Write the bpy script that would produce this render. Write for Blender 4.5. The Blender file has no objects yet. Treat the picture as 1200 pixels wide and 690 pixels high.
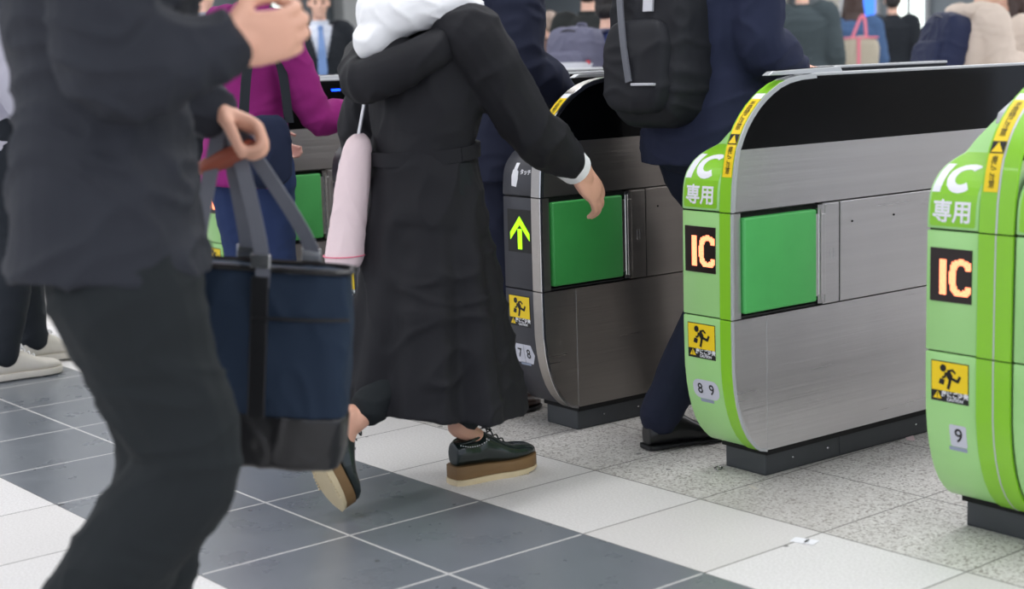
import bpy, bmesh, math, random
from mathutils import Vector, Matrix, noise
random.seed(7)
R = math.radians
col = bpy.context.scene.collection
scn = bpy.context.scene
V3 = Vector

# ------------------------------------------------------------------ camera, light, exposure
YAW, PIT, ROL = R(-50.52), R(8.89), R(1.82)
fw = V3((math.sin(YAW)*math.cos(PIT), math.cos(YAW)*math.cos(PIT), -math.sin(PIT)))
r0 = fw.cross(V3((0, 0, 1))).normalized()
d0 = fw.cross(r0)
rt = r0*math.cos(ROL) + d0*math.sin(ROL)
dn = d0*math.cos(ROL) - r0*math.sin(ROL)
cam = bpy.data.objects.new('camera', bpy.data.cameras.new('camera'))
col.objects.link(cam)
M = Matrix((rt, -dn, -fw)).transposed().to_4x4()
M.translation = V3((3.4004, -2.7532, 1.1284))
cam.matrix_world = M
cam.data.sensor_width = 36
cam.data.lens = 1810/1200*36
cam.data.clip_end = 120
cam.data.dof.use_dof = True
cam.data.dof.focus_distance = 4.45
cam.data.dof.aperture_fstop = 2.8
scn.camera = cam

world = bpy.data.worlds.new('world')
scn.world = world
world.use_nodes = True
world.node_tree.nodes['Background'].inputs[0].default_value = (0.72, 0.79, 0.94, 1)
world.node_tree.nodes['Background'].inputs[1].default_value = 1.0

def area(name, loc, sx, sy, e, color=(1, 0.99, 0.97)):
    l = bpy.data.lights.new(name, 'AREA')
    l.shape = 'RECTANGLE'
    l.size, l.size_y, l.energy, l.color = sx, sy, e, color
    o = bpy.data.objects.new(name, l)
    col.objects.link(o)
    o.location = loc
    return o
for i, x in enumerate((-13, -9.5, -6, -2.9, 0.3, 3.4, 6.5)):
    for j, y in enumerate((-5.5, 0.6, 6.7, 12)):
        area('ceiling_lamp', (x, y, 3.32), 0.5, 4.6, 62, (0.97, 0.98, 1))

scn.view_settings.view_transform = 'Standard'
scn.view_settings.look = 'None'
scn.view_settings.gamma = 1
scn.view_settings.use_curve_mapping = False
scn.view_settings.exposure = 0.2

# ------------------------------------------------------------------ materials
def lin(c):
    c = [v/255 for v in c]
    return tuple((v/12.92 if v <= .04045 else ((v+.055)/1.055)**2.4) for v in c) + (1,)

def mat(name, c, rough=.6, metal=0, var=0.0, vscale=8, bump=0.0, bscale=300, stretch=(1, 1, 1), emit=None, estr=0, coat=0, rvar=0, spec=.5, sheen=0):
    m = bpy.data.materials.new(name)
    m.use_nodes = True
    nt = m.node_tree
    b = nt.nodes['Principled BSDF']
    base = lin(c)
    b.inputs['Base Color'].default_value = base
    b.inputs['Roughness'].default_value = rough
    b.inputs['Metallic'].default_value = metal
    b.inputs['Specular IOR Level'].default_value = spec
    b.inputs['Coat Weight'].default_value = coat
    b.inputs['Sheen Weight'].default_value = sheen
    tc = nt.nodes.new('ShaderNodeTexCoord')
    mp = nt.nodes.new('ShaderNodeMapping')
    mp.inputs['Scale'].default_value = stretch
    nt.links.new(tc.outputs['Object'], mp.inputs['Vector'])
    if var or rvar:
        n = nt.nodes.new('ShaderNodeTexNoise')
        n.inputs['Scale'].default_value = vscale
        n.inputs['Detail'].default_value = 4
        nt.links.new(mp.outputs[0], n.inputs['Vector'])
    if var:
        mx = nt.nodes.new('ShaderNodeMix')
        mx.data_type = 'RGBA'
        mx.inputs[6].default_value = tuple(v*(1-var) for v in base[:3])+(1,)
        mx.inputs[7].default_value = tuple(min(1, v*(1+var)) for v in base[:3])+(1,)
        nt.links.new(n.outputs['Fac'], mx.inputs[0])
        nt.links.new(mx.outputs[2], b.inputs['Base Color'])
    if rvar:
        mr = nt.nodes.new('ShaderNodeMapRange')
        mr.inputs[3].default_value = rough-rvar
        mr.inputs[4].default_value = rough+rvar
        nt.links.new(n.outputs['Fac'], mr.inputs[0])
        nt.links.new(mr.outputs[0], b.inputs['Roughness'])
    if bump:
        n2 = nt.nodes.new('ShaderNodeTexNoise')
        n2.inputs['Scale'].default_value = bscale
        n2.inputs['Detail'].default_value = 3
        nt.links.new(mp.outputs[0], n2.inputs['Vector'])
        bp = nt.nodes.new('ShaderNodeBump')
        bp.inputs['Strength'].default_value = bump
        bp.inputs['Distance'].default_value = .002
        nt.links.new(n2.outputs['Fac'], bp.inputs['Height'])
        nt.links.new(bp.outputs[0], b.inputs['Normal'])
    if emit:
        b.inputs['Emission Color'].default_value = lin(emit)
        b.inputs['Emission Strength'].default_value = estr
    return m

def wavy(m, scale=(2.2, 2.6, .35), dist=.006, st=.5):
    nt = m.node_tree; tc = nt.nodes['Texture Coordinate']
    mp = nt.nodes.new('ShaderNodeMapping'); mp.inputs['Scale'].default_value = scale; nt.links.new(tc.outputs['Object'], mp.inputs['Vector'])
    n = nt.nodes.new('ShaderNodeTexNoise'); n.inputs['Scale'].default_value = 2.0; n.inputs['Detail'].default_value = 1; nt.links.new(mp.outputs[0], n.inputs['Vector'])
    b = nt.nodes.new('ShaderNodeBump'); b.inputs['Strength'].default_value = st; b.inputs['Distance'].default_value = dist; nt.links.new(n.outputs['Fac'], b.inputs['Height'])
    o = next(x for x in nt.nodes if x.type == 'BUMP' and x != b); nt.links.new(b.outputs[0], o.inputs['Normal'])
STEEL = mat('brushed_steel', (222, 221, 222), .30, .95, .07, 60, .25, 160, (1, .02, 1), rvar=.06)
STEELD = mat('brushed_steel_warm_dimmed', (172, 166, 160), .30, .95, .07, 60, .25, 160, (1, .02, 1), rvar=.06)  # same steel, base darkened to carry the dark reflections on the charcoal gates
wavy(STEEL); wavy(STEELD)
CHROME = mat('polished_trim', (205, 205, 205), .22, 1)
LGREEN = mat('pale_green_paint', (168, 222, 140), .38, 0, .03, 5, coat=.25)
BGREEN = mat('bright_green_paint', (140, 206, 40), .38, 0, .03, 5, coat=.25)
PAD = mat('green_flap_vinyl', (82, 182, 96), .42, 0, .08, 14, .15, 60)
PADD = mat('green_flap_vinyl_shaded', (60, 158, 76), .42, 0, .08, 14, .15, 60)  # same flap vinyl with the shade on these gates put into its colour
CHAR = mat('charcoal_panel', (54, 54, 60), .42, 0, .06, 5)
GLASS = mat('black_gloss_cover', (5, 6, 7), .14, 0, spec=.22)
GAP = mat('black_recess', (12, 12, 12), .8)
KICK = mat('dark_plinth', (62, 65, 68), .5, 0, .15, 12)
RUB = mat('black_rubber', (22, 22, 24), .6)
YEL = mat('yellow_sticker', (250, 214, 24), .5)
BLK = mat('black_print', (16, 15, 14), .55)
WHT = mat('white_print', (240, 240, 244), .5)
PLATE = mat('pale_grey_sticker', (205, 206, 216), .5)
PLATE2 = mat('blue_grey_label', (150, 160, 180), .5)
LEDO = mat('orange_led', (255, 130, 90), .5, emit=(255, 138, 96), estr=2.6)
LEDG = mat('lime_led', (170, 240, 0), .5, emit=(150, 235, 0), estr=1.3)
LEDB = mat('blue_led', (20, 70, 255), .5, emit=(12, 60, 255), estr=6)
LEDBACK = mat('led_board', (30, 12, 8), .35)
SILV = mat('silver_plastic', (196, 198, 200), .35, .3)

# ------------------------------------------------------------------ mesh helpers
class MB:
    def __init__(s):
        s.v = []; s.f = []
    def add(s, vs, fs):
        n = len(s.v)
        s.v += [tuple(v) for v in vs]
        s.f += [tuple(i+n for i in f) for f in fs]
        return s
    def box(s, x0, x1, y0, y1, z0, z1):
        return s.add([(x0, y0, z0), (x1, y0, z0), (x1, y1, z0), (x0, y1, z0), (x0, y0, z1), (x1, y0, z1), (x1, y1, z1), (x0, y1, z1)],
                     [(0, 3, 2, 1), (4, 5, 6, 7), (0, 1, 5, 4), (1, 2, 6, 5), (2, 3, 7, 6), (3, 0, 4, 7)])
    def prismx(s, poly, x0, x1):
        """poly: list of (y,z), counter-clockwise or not; extruded along x"""
        n = len(poly)
        return s.add([(x0, p[0], p[1]) for p in poly]+[(x1, p[0], p[1]) for p in poly],
                     [tuple(range(n-1, -1, -1)), tuple(range(n, 2*n))]+[(i, (i+1) % n, n+(i+1) % n, n+i) for i in range(n)])
    def loft(s, rings, closed=True):
        n = len(rings[0]); k = len(rings)
        vs = [p for r in rings for p in r]
        fs = []
        for i in range(k-1):
            for j in range(n if closed else n-1):
                fs.append((i*n+j, i*n+(j+1) % n, (i+1)*n+(j+1) % n, (i+1)*n+j))
        if closed:
            fs.append(tuple(range(n-1, -1, -1)))
            fs.append(tuple((k-1)*n+j for j in range(n)))
        return s.add(vs, fs)
    def ell(s, c, r, Rm=None, n=16, e=1.0, m=10):
        """(super)ellipsoid"""
        c = V3(c)
        def pw(x): return math.copysign(abs(x)**e, x)
        rings = []
        for i in range(1, m):
            ph = -math.pi/2+math.pi*i/m
            ring = []
            for j in range(n):
                th = 2*math.pi*j/n
                p = V3((r[0]*pw(math.cos(ph))*pw(math.cos(th)), r[1]*pw(math.cos(ph))*pw(math.sin(th)), r[2]*pw(math.sin(ph))))
                ring.append(c+(Rm @ p if Rm else p))
            rings.append(ring)
        b = len(s.v)
        s.v += [tuple(p) for rr in rings for p in rr]
        lo = V3((0, 0, -r[2])); hi = V3((0, 0, r[2]))
        s.v += [tuple(c+(Rm @ lo if Rm else lo)), tuple(c+(Rm @ hi if Rm else hi))]
        k = len(rings); L = b+k*n; H = L+1
        for i in range(k-1):
            for j in range(n):
                s.f.append((b+i*n+j, b+i*n+(j+1) % n, b+(i+1)*n+(j+1) % n, b+(i+1)*n+j))
        for j in range(n):
            s.f.append((L, b+(j+1) % n, b+j))
            s.f.append((H, b+(k-1)*n+j, b+(k-1)*n+(j+1) % n))
        return s
    def limb(s, pts, rad, n=14, sub=5, flat=None, cap=True):
        """swept tube through pts with radii (Catmull-Rom); flat=(axis,factor) squashes along axis"""
        P = [V3(p) for p in pts]
        pp = [P[0]*2-P[1]]+P+[P[-1]*2-P[-2]]
        rr = [rad[0]]+list(rad)+[rad[-1]]
        c = []; q = []
        for i in range(1, len(pp)-2):
            for k in range(sub):
                t = k/sub
                def cr(a, b, d, e):
                    return .5*((2*b)+(d-a)*t+(2*a-5*b+4*d-e)*t*t+(3*b-a-3*d+e)*t**3)
                c.append(cr(pp[i-1], pp[i], pp[i+1], pp[i+2]))
                q.append(rr[i]+(rr[i+1]-rr[i])*(t*t*(3-2*t)))
        c.append(P[-1]); q.append(rad[-1])
        if cap:
            t0 = (c[0]-c[1]).normalized(); t1 = (c[-1]-c[-2]).normalized()
            pre = [(c[0]+t0*q[0]*math.sin(a), q[0]*math.cos(a)) for a in (1.35, .95, .5)]
            post = [(c[-1]+t1*q[-1]*math.sin(a), q[-1]*math.cos(a)) for a in (.5, .95, 1.35)]
            c = [a for a, _ in pre]+c+[a for a, _ in post]
            q = [b for _, b in pre]+q+[b for _, b in post]
        rings = []
        T = (c[1]-c[0]).normalized()
        N = T.orthogonal().normalized()
        for i in range(len(c)):
            t = (c[min(i+1, len(c)-1)]-c[max(i-1, 0)])
            if t.length > 1e-9: t.normalize()
            else: t = T
            N = (N-t*N.dot(t)).normalized(); T = t
            B = t.cross(N)
            ring = []
            for j in range(n):
                a = 2*math.pi*j/n
                off = N*math.cos(a)*q[i]+B*math.sin(a)*q[i]
                if flat:
                    ax = V3(flat[0]).normalized()
                    off -= ax*off.dot(ax)*(1-flat[1])
                ring.append(c[i]+off)
            rings.append(ring)
        return s.loft(rings)
    def strap(s, pts, w, th, wdir, sub=6):
        """flat ribbon with thickness through pts, width along wdir"""
        P = [V3(p) for p in pts]
        pp = [P[0]*2-P[1]]+P+[P[-1]*2-P[-2]]
        c = []
        for i in range(1, len(pp)-2):
            for k in range(sub):
                t = k/sub
                a, b, d, e = pp[i-1:i+3]
                c.append(.5*((2*b)+(d-a)*t+(2*a-5*b+4*d-e)*t*t+(3*b-a-3*d+e)*t**3))
        c.append(P[-1])
        rings = []
        wd = V3(wdir).normalized()
        for i in range(len(c)):
            t = (c[min(i+1, len(c)-1)]-c[max(i-1, 0)]).normalized()
            W = (wd-t*wd.dot(t)).normalized()
            N = t.cross(W)
            rings.append([c[i]+W*w/2+N*th/2, c[i]-W*w/2+N*th/2, c[i]-W*w/2-N*th/2, c[i]+W*w/2-N*th/2])
        return s.loft(rings)
    def mesh(s, name='m'):
        me = bpy.data.meshes.new(name)
        me.from_pydata(s.v, [], s.f)
        bm = bmesh.new(); bm.from_mesh(me)
        bmesh.ops.recalc_face_normals(bm, faces=bm.faces)
        bm.to_mesh(me); bm.free()
        return me
    def build(s, name, m, parent=None, bevel=0, smooth=False, seg=2, fn=None):
        me = s.mesh(name)
        if bevel:
            bm = bmesh.new(); bm.from_mesh(me)
            ed = [e for e in bm.edges if len(e.link_faces) == 2 and e.calc_face_angle(0) > R(40)]
            bmesh.ops.bevel(bm, geom=ed, offset=bevel, segments=seg, profile=.5, affect='EDGES', clamp_overlap=True)
            bm.to_mesh(me); bm.free()
        return link(name, me, m, parent, smooth, fn)

def link(name, me, m, parent=None, smooth=False, fn=None):
    if fn:
        for v in me.vertices: v.co = fn(v.co.copy())
    if smooth:
        for p in me.polygons: p.use_smooth = True
        try: me.set_sharp_from_angle(angle=R(42))
        except Exception: pass
    me.materials.clear()
    me.materials.append(m)
    o = bpy.data.objects.new(name, me)
    col.objects.link(o)
    if parent: o.parent = parent
    return o

def remesh(mb, name, m, parent, voxel=.006, smooth=4, fn=None, cut=None, solid=0, fac=.5):
    me = mb.mesh(name)
    o = bpy.data.objects.new('tmp', me); col.objects.link(o)
    md = o.modifiers.new('r', 'REMESH'); md.mode = 'VOXEL'; md.voxel_size = voxel
    if smooth:
        sm = o.modifiers.new('s', 'SMOOTH'); sm.iterations = smooth; sm.factor = fac
    dg = bpy.context.evaluated_depsgraph_get()
    me2 = bpy.data.meshes.new_from_object(o.evaluated_get(dg))
    bpy.data.objects.remove(o); bpy.data.meshes.remove(me)
    me2.name = name
    if fn:
        nn = [v.normal.copy() for v in me2.vertices]
        for v, n in zip(me2.vertices, nn): v.co = fn(v.co.copy(), n)
    if cut:
        bm = bmesh.new(); bm.from_mesh(me2)
        bmesh.ops.delete(bm, geom=[f for f in bm.faces if cut(f.calc_center_median())], context='FACES')
        if solid: bmesh.ops.solidify(bm, geom=bm.faces, thickness=solid)
        bm.to_mesh(me2); bm.free()
    for p in me2.polygons: p.use_smooth = True
    me2.materials.clear(); me2.materials.append(m)
    r = bpy.data.objects.new(name, me2); col.objects.link(r)
    if parent: r.parent = parent
    return r

def wrinkle(amp, sc=(9, 9, 22), seed=0, big=.5):
    off = V3((seed*3.1, seed*1.7, seed*5.3))
    def fn(p, n):
        q = V3((p.x*sc[0], p.y*sc[1], p.z*sc[2]))+off
        w = noise.noise(q*.33)
        q2 = q+V3((w, w, w))*1.6
        r = 1-abs(noise.noise(q2))*2
        r = r*r*(1 if r > 0 else -1)
        return p+n*(amp*(r-.35)+amp*big*noise.noise(q*.3+off))
    return fn

def empty(name, loc, rz=0, label=None, cat=None, group=None):
    o = bpy.data.objects.new(name, None)
    col.objects.link(o)
    o.location = loc; o.rotation_euler = (0, 0, rz)
    o.empty_display_size = .1
    tag(o, label, cat, group)
    return o
def tag(o, label=None, cat=None, group=None, kind=None):
    if label: o['label'] = label
    if cat: o['category'] = cat
    if group: o['group'] = group
    if kind: o['kind'] = kind
    return o

# flat artwork (u right, v up) cut in strips so that it can follow a curved panel
def shape_bm(polys):
    bm = bmesh.new()
    for p in polys:
        vs = [bm.verts.new((a, b, 0)) for a, b in p]
        bm.faces.new(vs)
    return bm
def stroke(pts, w):
    """thick polyline as quads plus round joints"""
    out = []
    for (a, b) in zip(pts[:-1], pts[1:]):
        a = V3((a[0], a[1], 0)); b = V3((b[0], b[1], 0))
        t = (b-a).normalized(); n = V3((-t.y, t.x, 0))*w/2
        out.append([(p.x, p.y) for p in (a+n, a-n, b-n, b+n)])
    for q in pts[1:-1]:
        out.append([(q[0]+w/2*math.cos(k*math.pi/6), q[1]+w/2*math.sin(k*math.pi/6)) for k in range(12)])
    return out
def strip(pts, w):
    P = [V3((p[0], p[1], 0)) for p in pts]
    o = []; i_ = []
    for k in range(len(P)):
        t = (P[min(k+1, len(P)-1)]-P[max(k-1, 0)]).normalized(); n = V3((-t.y, t.x, 0))*w/2
        o.append(P[k]+n); i_.append(P[k]-n)
    return [[(q.x, q.y) for q in (o[k], o[k+1], i_[k+1], i_[k])] for k in range(len(P)-1)]
def text_mesh(s, h, bold=0.0, shear=0, align='CENTER', vertical=False):
    c = bpy.data.curves.new('t', 'FONT')
    c.body = s if not vertical else '\n'.join(s)
    c.size = h; c.offset = bold; c.shear = shear
    c.align_x = align; c.align_y = 'CENTER'
    c.resolution_u = 3
    if vertical: c.space_line = .82
    o = bpy.data.objects.new('t', c); col.objects.link(o)
    dg = bpy.context.evaluated_depsgraph_get()
    me = bpy.data.meshes.new_from_object(o.evaluated_get(dg))
    bpy.data.objects.remove(o); bpy.data.curves.remove(c)
    bm = bmesh.new(); bm.from_mesh(me); bpy.data.meshes.remove(me)
    return bm
def decal(name, bm, m, parent, fmap, step=.006, du=0, dv=0):
    """fmap(u,v)->(x,y,z)"""
    for v in bm.verts: v.co.x += du; v.co.y += dv
    vs = [v.co.y for v in bm.verts]
    k = math.floor(min(vs)/step)+1
    while k*step < max(vs) and step < 1:
        bmesh.ops.bisect_plane(bm, geom=bm.verts[:]+bm.edges[:]+bm.faces[:], plane_co=(0, k*step, 0), plane_no=(0, 1, 0))
        k += 1
    for v in bm.verts: v.co = fmap(v.co.x, v.co.y)
    me = bpy.data.meshes.new(name); bm.to_mesh(me); bm.free()
    return link(name, me, m, parent)
def rect(x0, x1, y0, y1, r=0):
    if not r: return [(x0, y0), (x1, y0), (x1, y1), (x0, y1)]
    out = []
    for cx, cy, a0 in ((x1-r, y1-r, 0), (x0+r, y1-r, 90), (x0+r, y0+r, 180), (x1-r, y0+r, 270)):
        for k in range(6):
            a = R(a0+k*18); out.append((cx+r*math.cos(a), cy+r*math.sin(a)))
    return out

# ------------------------------------------------------------------ setting
T = .4; AX = .974
def floor_mat():
    m = bpy.data.materials.new('station_floor'); m.use_nodes = True
    nt = m.node_tree; N = nt.nodes; Lk = nt.links
    b = N['Principled BSDF']
    tc = N.new('ShaderNodeTexCoord'); sp = N.new('ShaderNodeSeparateXYZ'); Lk.new(tc.outputs['Object'], sp.inputs[0])
    def math_(op, a, bb=None, c=None):
        n = N.new('ShaderNodeMath'); n.operation = op
        for i, x in enumerate((a, bb, c)):
            if x is None: continue
            if isinstance(x, (int, float)): n.inputs[i].default_value = x
            else: Lk.new(x, n.inputs[i])
        return n.outputs[0]
    u = math_('DIVIDE', sp.outputs[0], T*AX); w = math_('DIVIDE', sp.outputs[1], T)
    def dist(a, off=0):
        f = math_('FRACT', math_('ADD', a, .5+off)); return math_('ABSOLUTE', math_('SUBTRACT', f, .5))
    du = dist(u); dw = dist(w)
    dmin = math_('MINIMUM', du, dw)
    dark = math_('MULTIPLY', math_('LESS_THAN', w, -1.0), math_('GREATER_THAN', w, -3.0))
    gran = math_('GREATER_THAN', w, 0.0)
    line_d = math_('LESS_THAN', dmin, .0085)
    line_l = math_('LESS_THAN', dmin, .005)
    # no white joint along the border rows of the dark band
    inner = math_('LESS_THAN', math_('ABSOLUTE', math_('ADD', w, 2.0)), .985)
    line_w = math_('MULTIPLY', line_d, math_('MULTIPLY', dark, inner))
    def noi(s, d=3, ro=.5):
        n = N.new('ShaderNodeTexNoise'); n.inputs['Scale'].default_value = s; n.inputs['Detail'].default_value = d
        n.inputs['Roughness'].default_value = ro
        Lk.new(tc.outputs['Object'], n.inputs['Vector']); return n.outputs['Fac']
    def mix(f, a, c):
        n = N.new('ShaderNodeMix'); n.data_type = 'RGBA'
        Lk.new(f, n.inputs[0]) if not isinstance(f, float) else setattr(n.inputs[0], 'default_value', f)
        for i, x in ((6, a), (7, c)):
            if isinstance(x, tuple): n.inputs[i].default_value = x
            else: Lk.new(x, n.inputs[i])
        return n.outputs[2]
    def ramp(f, a, c):
        n = N.new('ShaderNodeMapRange'); Lk.new(f, n.inputs[0]); n.inputs[1].default_value = a; n.inputs[2].default_value = c; return n.outputs[0]
    # tile to tile tone
    comb = N.new('ShaderNodeCombineXYZ'); Lk.new(math_('FLOOR', u), comb.inputs[0]); Lk.new(math_('FLOOR', w), comb.inputs[1])
    wn = N.new('ShaderNodeTexWhiteNoise'); wn.noise_dimensions = '2D'; Lk.new(comb.outputs[0], wn.inputs['Vector'])
    fine = noi(160, 2); mid = noi(7, 4); coarse = noi(1.6, 3)
    darkc = mix(ramp(mid, .1, .9), lin((107, 112, 118)), lin((120, 124, 131)))
    darkc = mix(math_('MULTIPLY', wn.outputs[0], .35), darkc, lin((98, 104, 108)))
    lightc = mix(ramp(fine, .35, .7), lin((214, 211, 209)), lin((234, 232, 231)))
    lightc = mix(math_('MULTIPLY', wn.outputs[0], .5), lightc, lin((200, 195, 190)))
    vor = N.new('ShaderNodeTexVoronoi'); vor.inputs['Scale'].default_value = 190; Lk.new(tc.outputs['Object'], vor.inputs['Vector'])
    sepc = N.new('ShaderNodeSeparateColor'); Lk.new(vor.outputs['Color'], sepc.inputs[0])
    speck = ramp(sepc.outputs[0], .2, .95)
    grc = mix(speck, lin((220, 217, 213)), lin((190, 185, 180)))
    grc = mix(math_('GREATER_THAN', sepc.outputs[1], .86), grc, lin((150, 144, 138)))
    dirt = ramp(coarse, .42, .72)
    grc = mix(math_('MULTIPLY', dirt, .45), grc, lin((140, 134, 127)))
    c = mix(gran, lightc, grc)
    c = mix(math_('MULTIPLY', line_l, math_('SUBTRACT', 1.0, dark)), c, lin((92, 88, 84)))
    c = mix(dark, c, darkc)
    c = mix(line_w, c, lin((208, 206, 204)))
    # old gum spots
    v2 = N.new('ShaderNodeTexVoronoi'); v2.inputs['Scale'].default_value = 5.5; Lk.new(tc.outputs['Object'], v2.inputs['Vector'])
    s2 = N.new('ShaderNodeSeparateColor'); Lk.new(v2.outputs['Color'], s2.inputs[0])
    spot = math_('MULTIPLY', math_('LESS_THAN', v2.outputs['Distance'], .05), math_('GREATER_THAN', s2.outputs[2], .6))
    c = mix(math_('MULTIPLY', spot, .7), c, lin((52, 50, 50)))
    Lk.new(c, b.inputs['Base Color'])
    ro = N.new('ShaderNodeMix'); ro.data_type = 'FLOAT'; Lk.new(dark, ro.inputs[0])
    ro.inputs[2].default_value = .5
    rd = N.new('ShaderNodeMapRange'); Lk.new(mid, rd.inputs[0]); rd.inputs[3].default_value = .22; rd.inputs[4].default_value = .36
    Lk.new(rd.outputs[0], ro.inputs[3])
    Lk.new(ro.outputs[0], b.inputs['Roughness'])
    bp = N.new('ShaderNodeBump'); bp.inputs['Strength'].default_value = .12; bp.inputs['Distance'].default_value = .001
    hh = math_('SUBTRACT', fine, math_('MULTIPLY', line_l, 2.0)); Lk.new(hh, bp.inputs['Height']); Lk.new(bp.outputs[0], b.inputs['Normal'])
    return m
fl = MB().box(-18, 9, -9, 16, -.1, 0).build('floor', floor_mat()); tag(fl, kind='structure')
WALLM = mat('grey_wall_panel', (112, 120, 126), .5, 0, .06, 1.2)
WALLL = mat('pale_wall_panel', (168, 170, 170), .5, 0, .06, 1.2)
CEILM = mat('ceiling_panel', (170, 172, 176), .8)
tag(MB().box(-18, 9, 14.5, 14.7, 0, 3.4).build('wall_back', WALLM), kind='structure')
tag(MB().box(-16.7, -16.5, -9, 14.5, 0, 3.4).build('wall_left', WALLM), kind='structure')
tag(MB().box(-18, 9, -9, 16, 3.4, 3.5).build('ceiling', CEILM), kind='structure')
LITW = mat('lit_panel_white', (235, 245, 240), .5, emit=(235, 245, 240), estr=1.6)
LITB = mat('lit_panel_blue', (60, 120, 240), .5, emit=(60, 120, 240), estr=1.1)
PILL = mat('beige_pillar_stone', (176, 172, 162), .6, 0, .06, 3)
PILD = mat('dark_pillar_stone', (62, 70, 68), .5, 0, .06, 3)
def lightbox(label, x0, x1, y0, y1, z0, z1, m, axis):
    o = empty('wall_lightbox', ((x0+x1)/2, (y0+y1)/2, 0), 0, label, 'lightbox', 'lit panels on the far walls')
    cx, cy = (x0+x1)/2, (y0+y1)/2
    MB().box(x0-cx, x1-cx, y0-cy, y1-cy, z0, z1).build('frame', SILV, o, bevel=.01)
    if axis == 'y': MB().box(x0-cx+.025, x1-cx-.025, y0-cy-.012, y0-cy, z0+.03, z1-.03).build('lit_panel', m, o)
    else: MB().box(x1-cx, x1-cx+.012, y0-cy+.025, y1-cy-.025, z0+.03, z1-.03).build('lit_panel', m, o)
lightbox('tall white lit panel on the far wall, left of the dark bar', -9.31, -9.07, 14.38, 14.49, .9, 2.6, LITW, 'y')
lightbox('tall white lit panel on the far wall, right of the dark bar', -9.04, -8.80, 14.38, 14.49, .9, 2.6, LITW, 'y')
lightbox('blue lit panel on the far wall above the denim jacket', -9.80, -9.57, 14.38, 14.49, 1.0, 2.4, LITB, 'y')
lightbox('narrow white lit panel beside the blue one on the far wall', -9.95, -9.82, 14.38, 14.49, 1.0, 2.4, LITW, 'y')
lightbox('small bright panel on the far wall above the grey backpack', -14.62, -14.42, 14.38, 14.49, 1.55, 2.3, LITW, 'y')
lightbox('narrow pale lit panel on the left wall above the raised fist', -16.49, -16.38, 7.66, 7.84, 1.5, 2.3, LITW, 'x')
for nm, lb, x0, x1, y0, y1, m in (('pillar', 'pale beige square pillar before the far wall, behind the denim jacket', -10.25, -9.97, 14.1, 14.4, PILL),
        ('pillar', 'pale beige pillar before the far wall, behind the grey-green jacket', -11.45, -11.1, 14.1, 14.4, PILL),
        ('pillar', 'dark pillar with a round white lamp, behind the person in purple', -16.4, -16.1, 8.75, 9.55, PILD),
        ('pillar', 'pale grey pillar behind the white hood', -16.4, -16.1, 10.25, 12.3, WALLL)):
    o = MB().box(x0, x1, y0, y1, 0, 3.4).build(nm, m, None, bevel=.02); tag(o, lb, 'pillar', 'pillars before the far walls')
o = MB().limb([(-16.10, 9.16, 1.95), (-16.04, 9.16, 1.95)], [.13, .13], n=24, sub=1).build('round_lamp', LITW, None, smooth=True); tag(o, 'round white lamp mounted on the dark pillar', 'lamp')

# ------------------------------------------------------------------ ticket gates
G = R(2.09)
L = 1.75
FRONT = [(.073, .0), (.080, -.030), (.088, -.043), (.10, -.056), (.12, -.074), (.15, -.092), (.18, -.104), (.21, -.113), (.25, -.121), (.30, -.1265), (.40, -.1285), (.60, -.128),
         (.71, -.1265), (.78, -.122), (.84, -.112), (.87, -.104), (.90, -.090), (.925, -.075), (.95, -.055), (.975, -.030), (.995, -.004), (1.01, .020), (1.025, .050), (1.036, .085), (1.043, .130), (1.046, .20)]
HOOD = [(.712, -.128), (.745, -.127), (.77, -.1245), (.79, -.120), (.805, -.113), (.82, -.102), (.835, -.087), (.848, -.066), (.858, -.042), (.866, -.018), (.8725, .004), (.88, .018), (.90, .045), (.94, .115), (.98, .19), (1.01, .26), (1.03, .34)]
def pl(tab, z):
    if z <= tab[0][0]: return tab[0][1]
    for (a, b), (c, d) in zip(tab[:-1], tab[1:]):
        if z <= c: return b+(d-b)*(z-a)/(c-a)
    return tab[-1][1]
def slice_poly(tab, z0, z1, yb=L, dy=0):
    zs = sorted({z0, z1} | {z for z, _ in tab if z0 < z < z1})
    return [(pl(tab, z)+dy, z) for z in zs]+[(yb, z1), (yb, z0)]
def shell_strip(tab, z0, z1, off, th):
    """outline strip (y,z) of thickness th standing off outward by off"""
    zs = sorted({z0, z1} | {z for z, _ in tab if z0 < z < z1})
    P = [V3((pl(tab, z), z, 0)) for z in zs]
    o = []; i_ = []
    for k in range(len(P)):
        t = (P[min(k+1, len(P)-1)]-P[max(k-1, 0)]).normalized()
        n = V3((-t.y, t.x, 0))
        o.append(P[k]+n*off); i_.append(P[k]+n*(off-th))
    return [(p.x, p.y) for p in o]+[(p.x, p.y) for p in reversed(i_)]

def arcmap(tab, za, zb, off=.0046):
    # arc-length parametrisation of a profile, u across, v = arc length from z=za
    pts = []
    s = 0; prev = None
    for i in range(200):
        z = za+(zb-za)*i/199
        p = V3((pl(tab, z), z, 0))
        if prev is not None: s += (p-prev).length
        pts.append((s, p)); prev = p
    def f(u, v):
        for (a, p), (b, q) in zip(pts[:-1], pts[1:]):
            if v <= b or b == pts[-1][0]:
                t = (v-a)/(b-a); c = p.lerp(q, t); d = (q-p).normalized(); n = V3((-d.y, d.x, 0))
                c = c+n*off
                return V3((u, c.x, c.y))
        return V3((u, v, 0))
    return f

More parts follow.
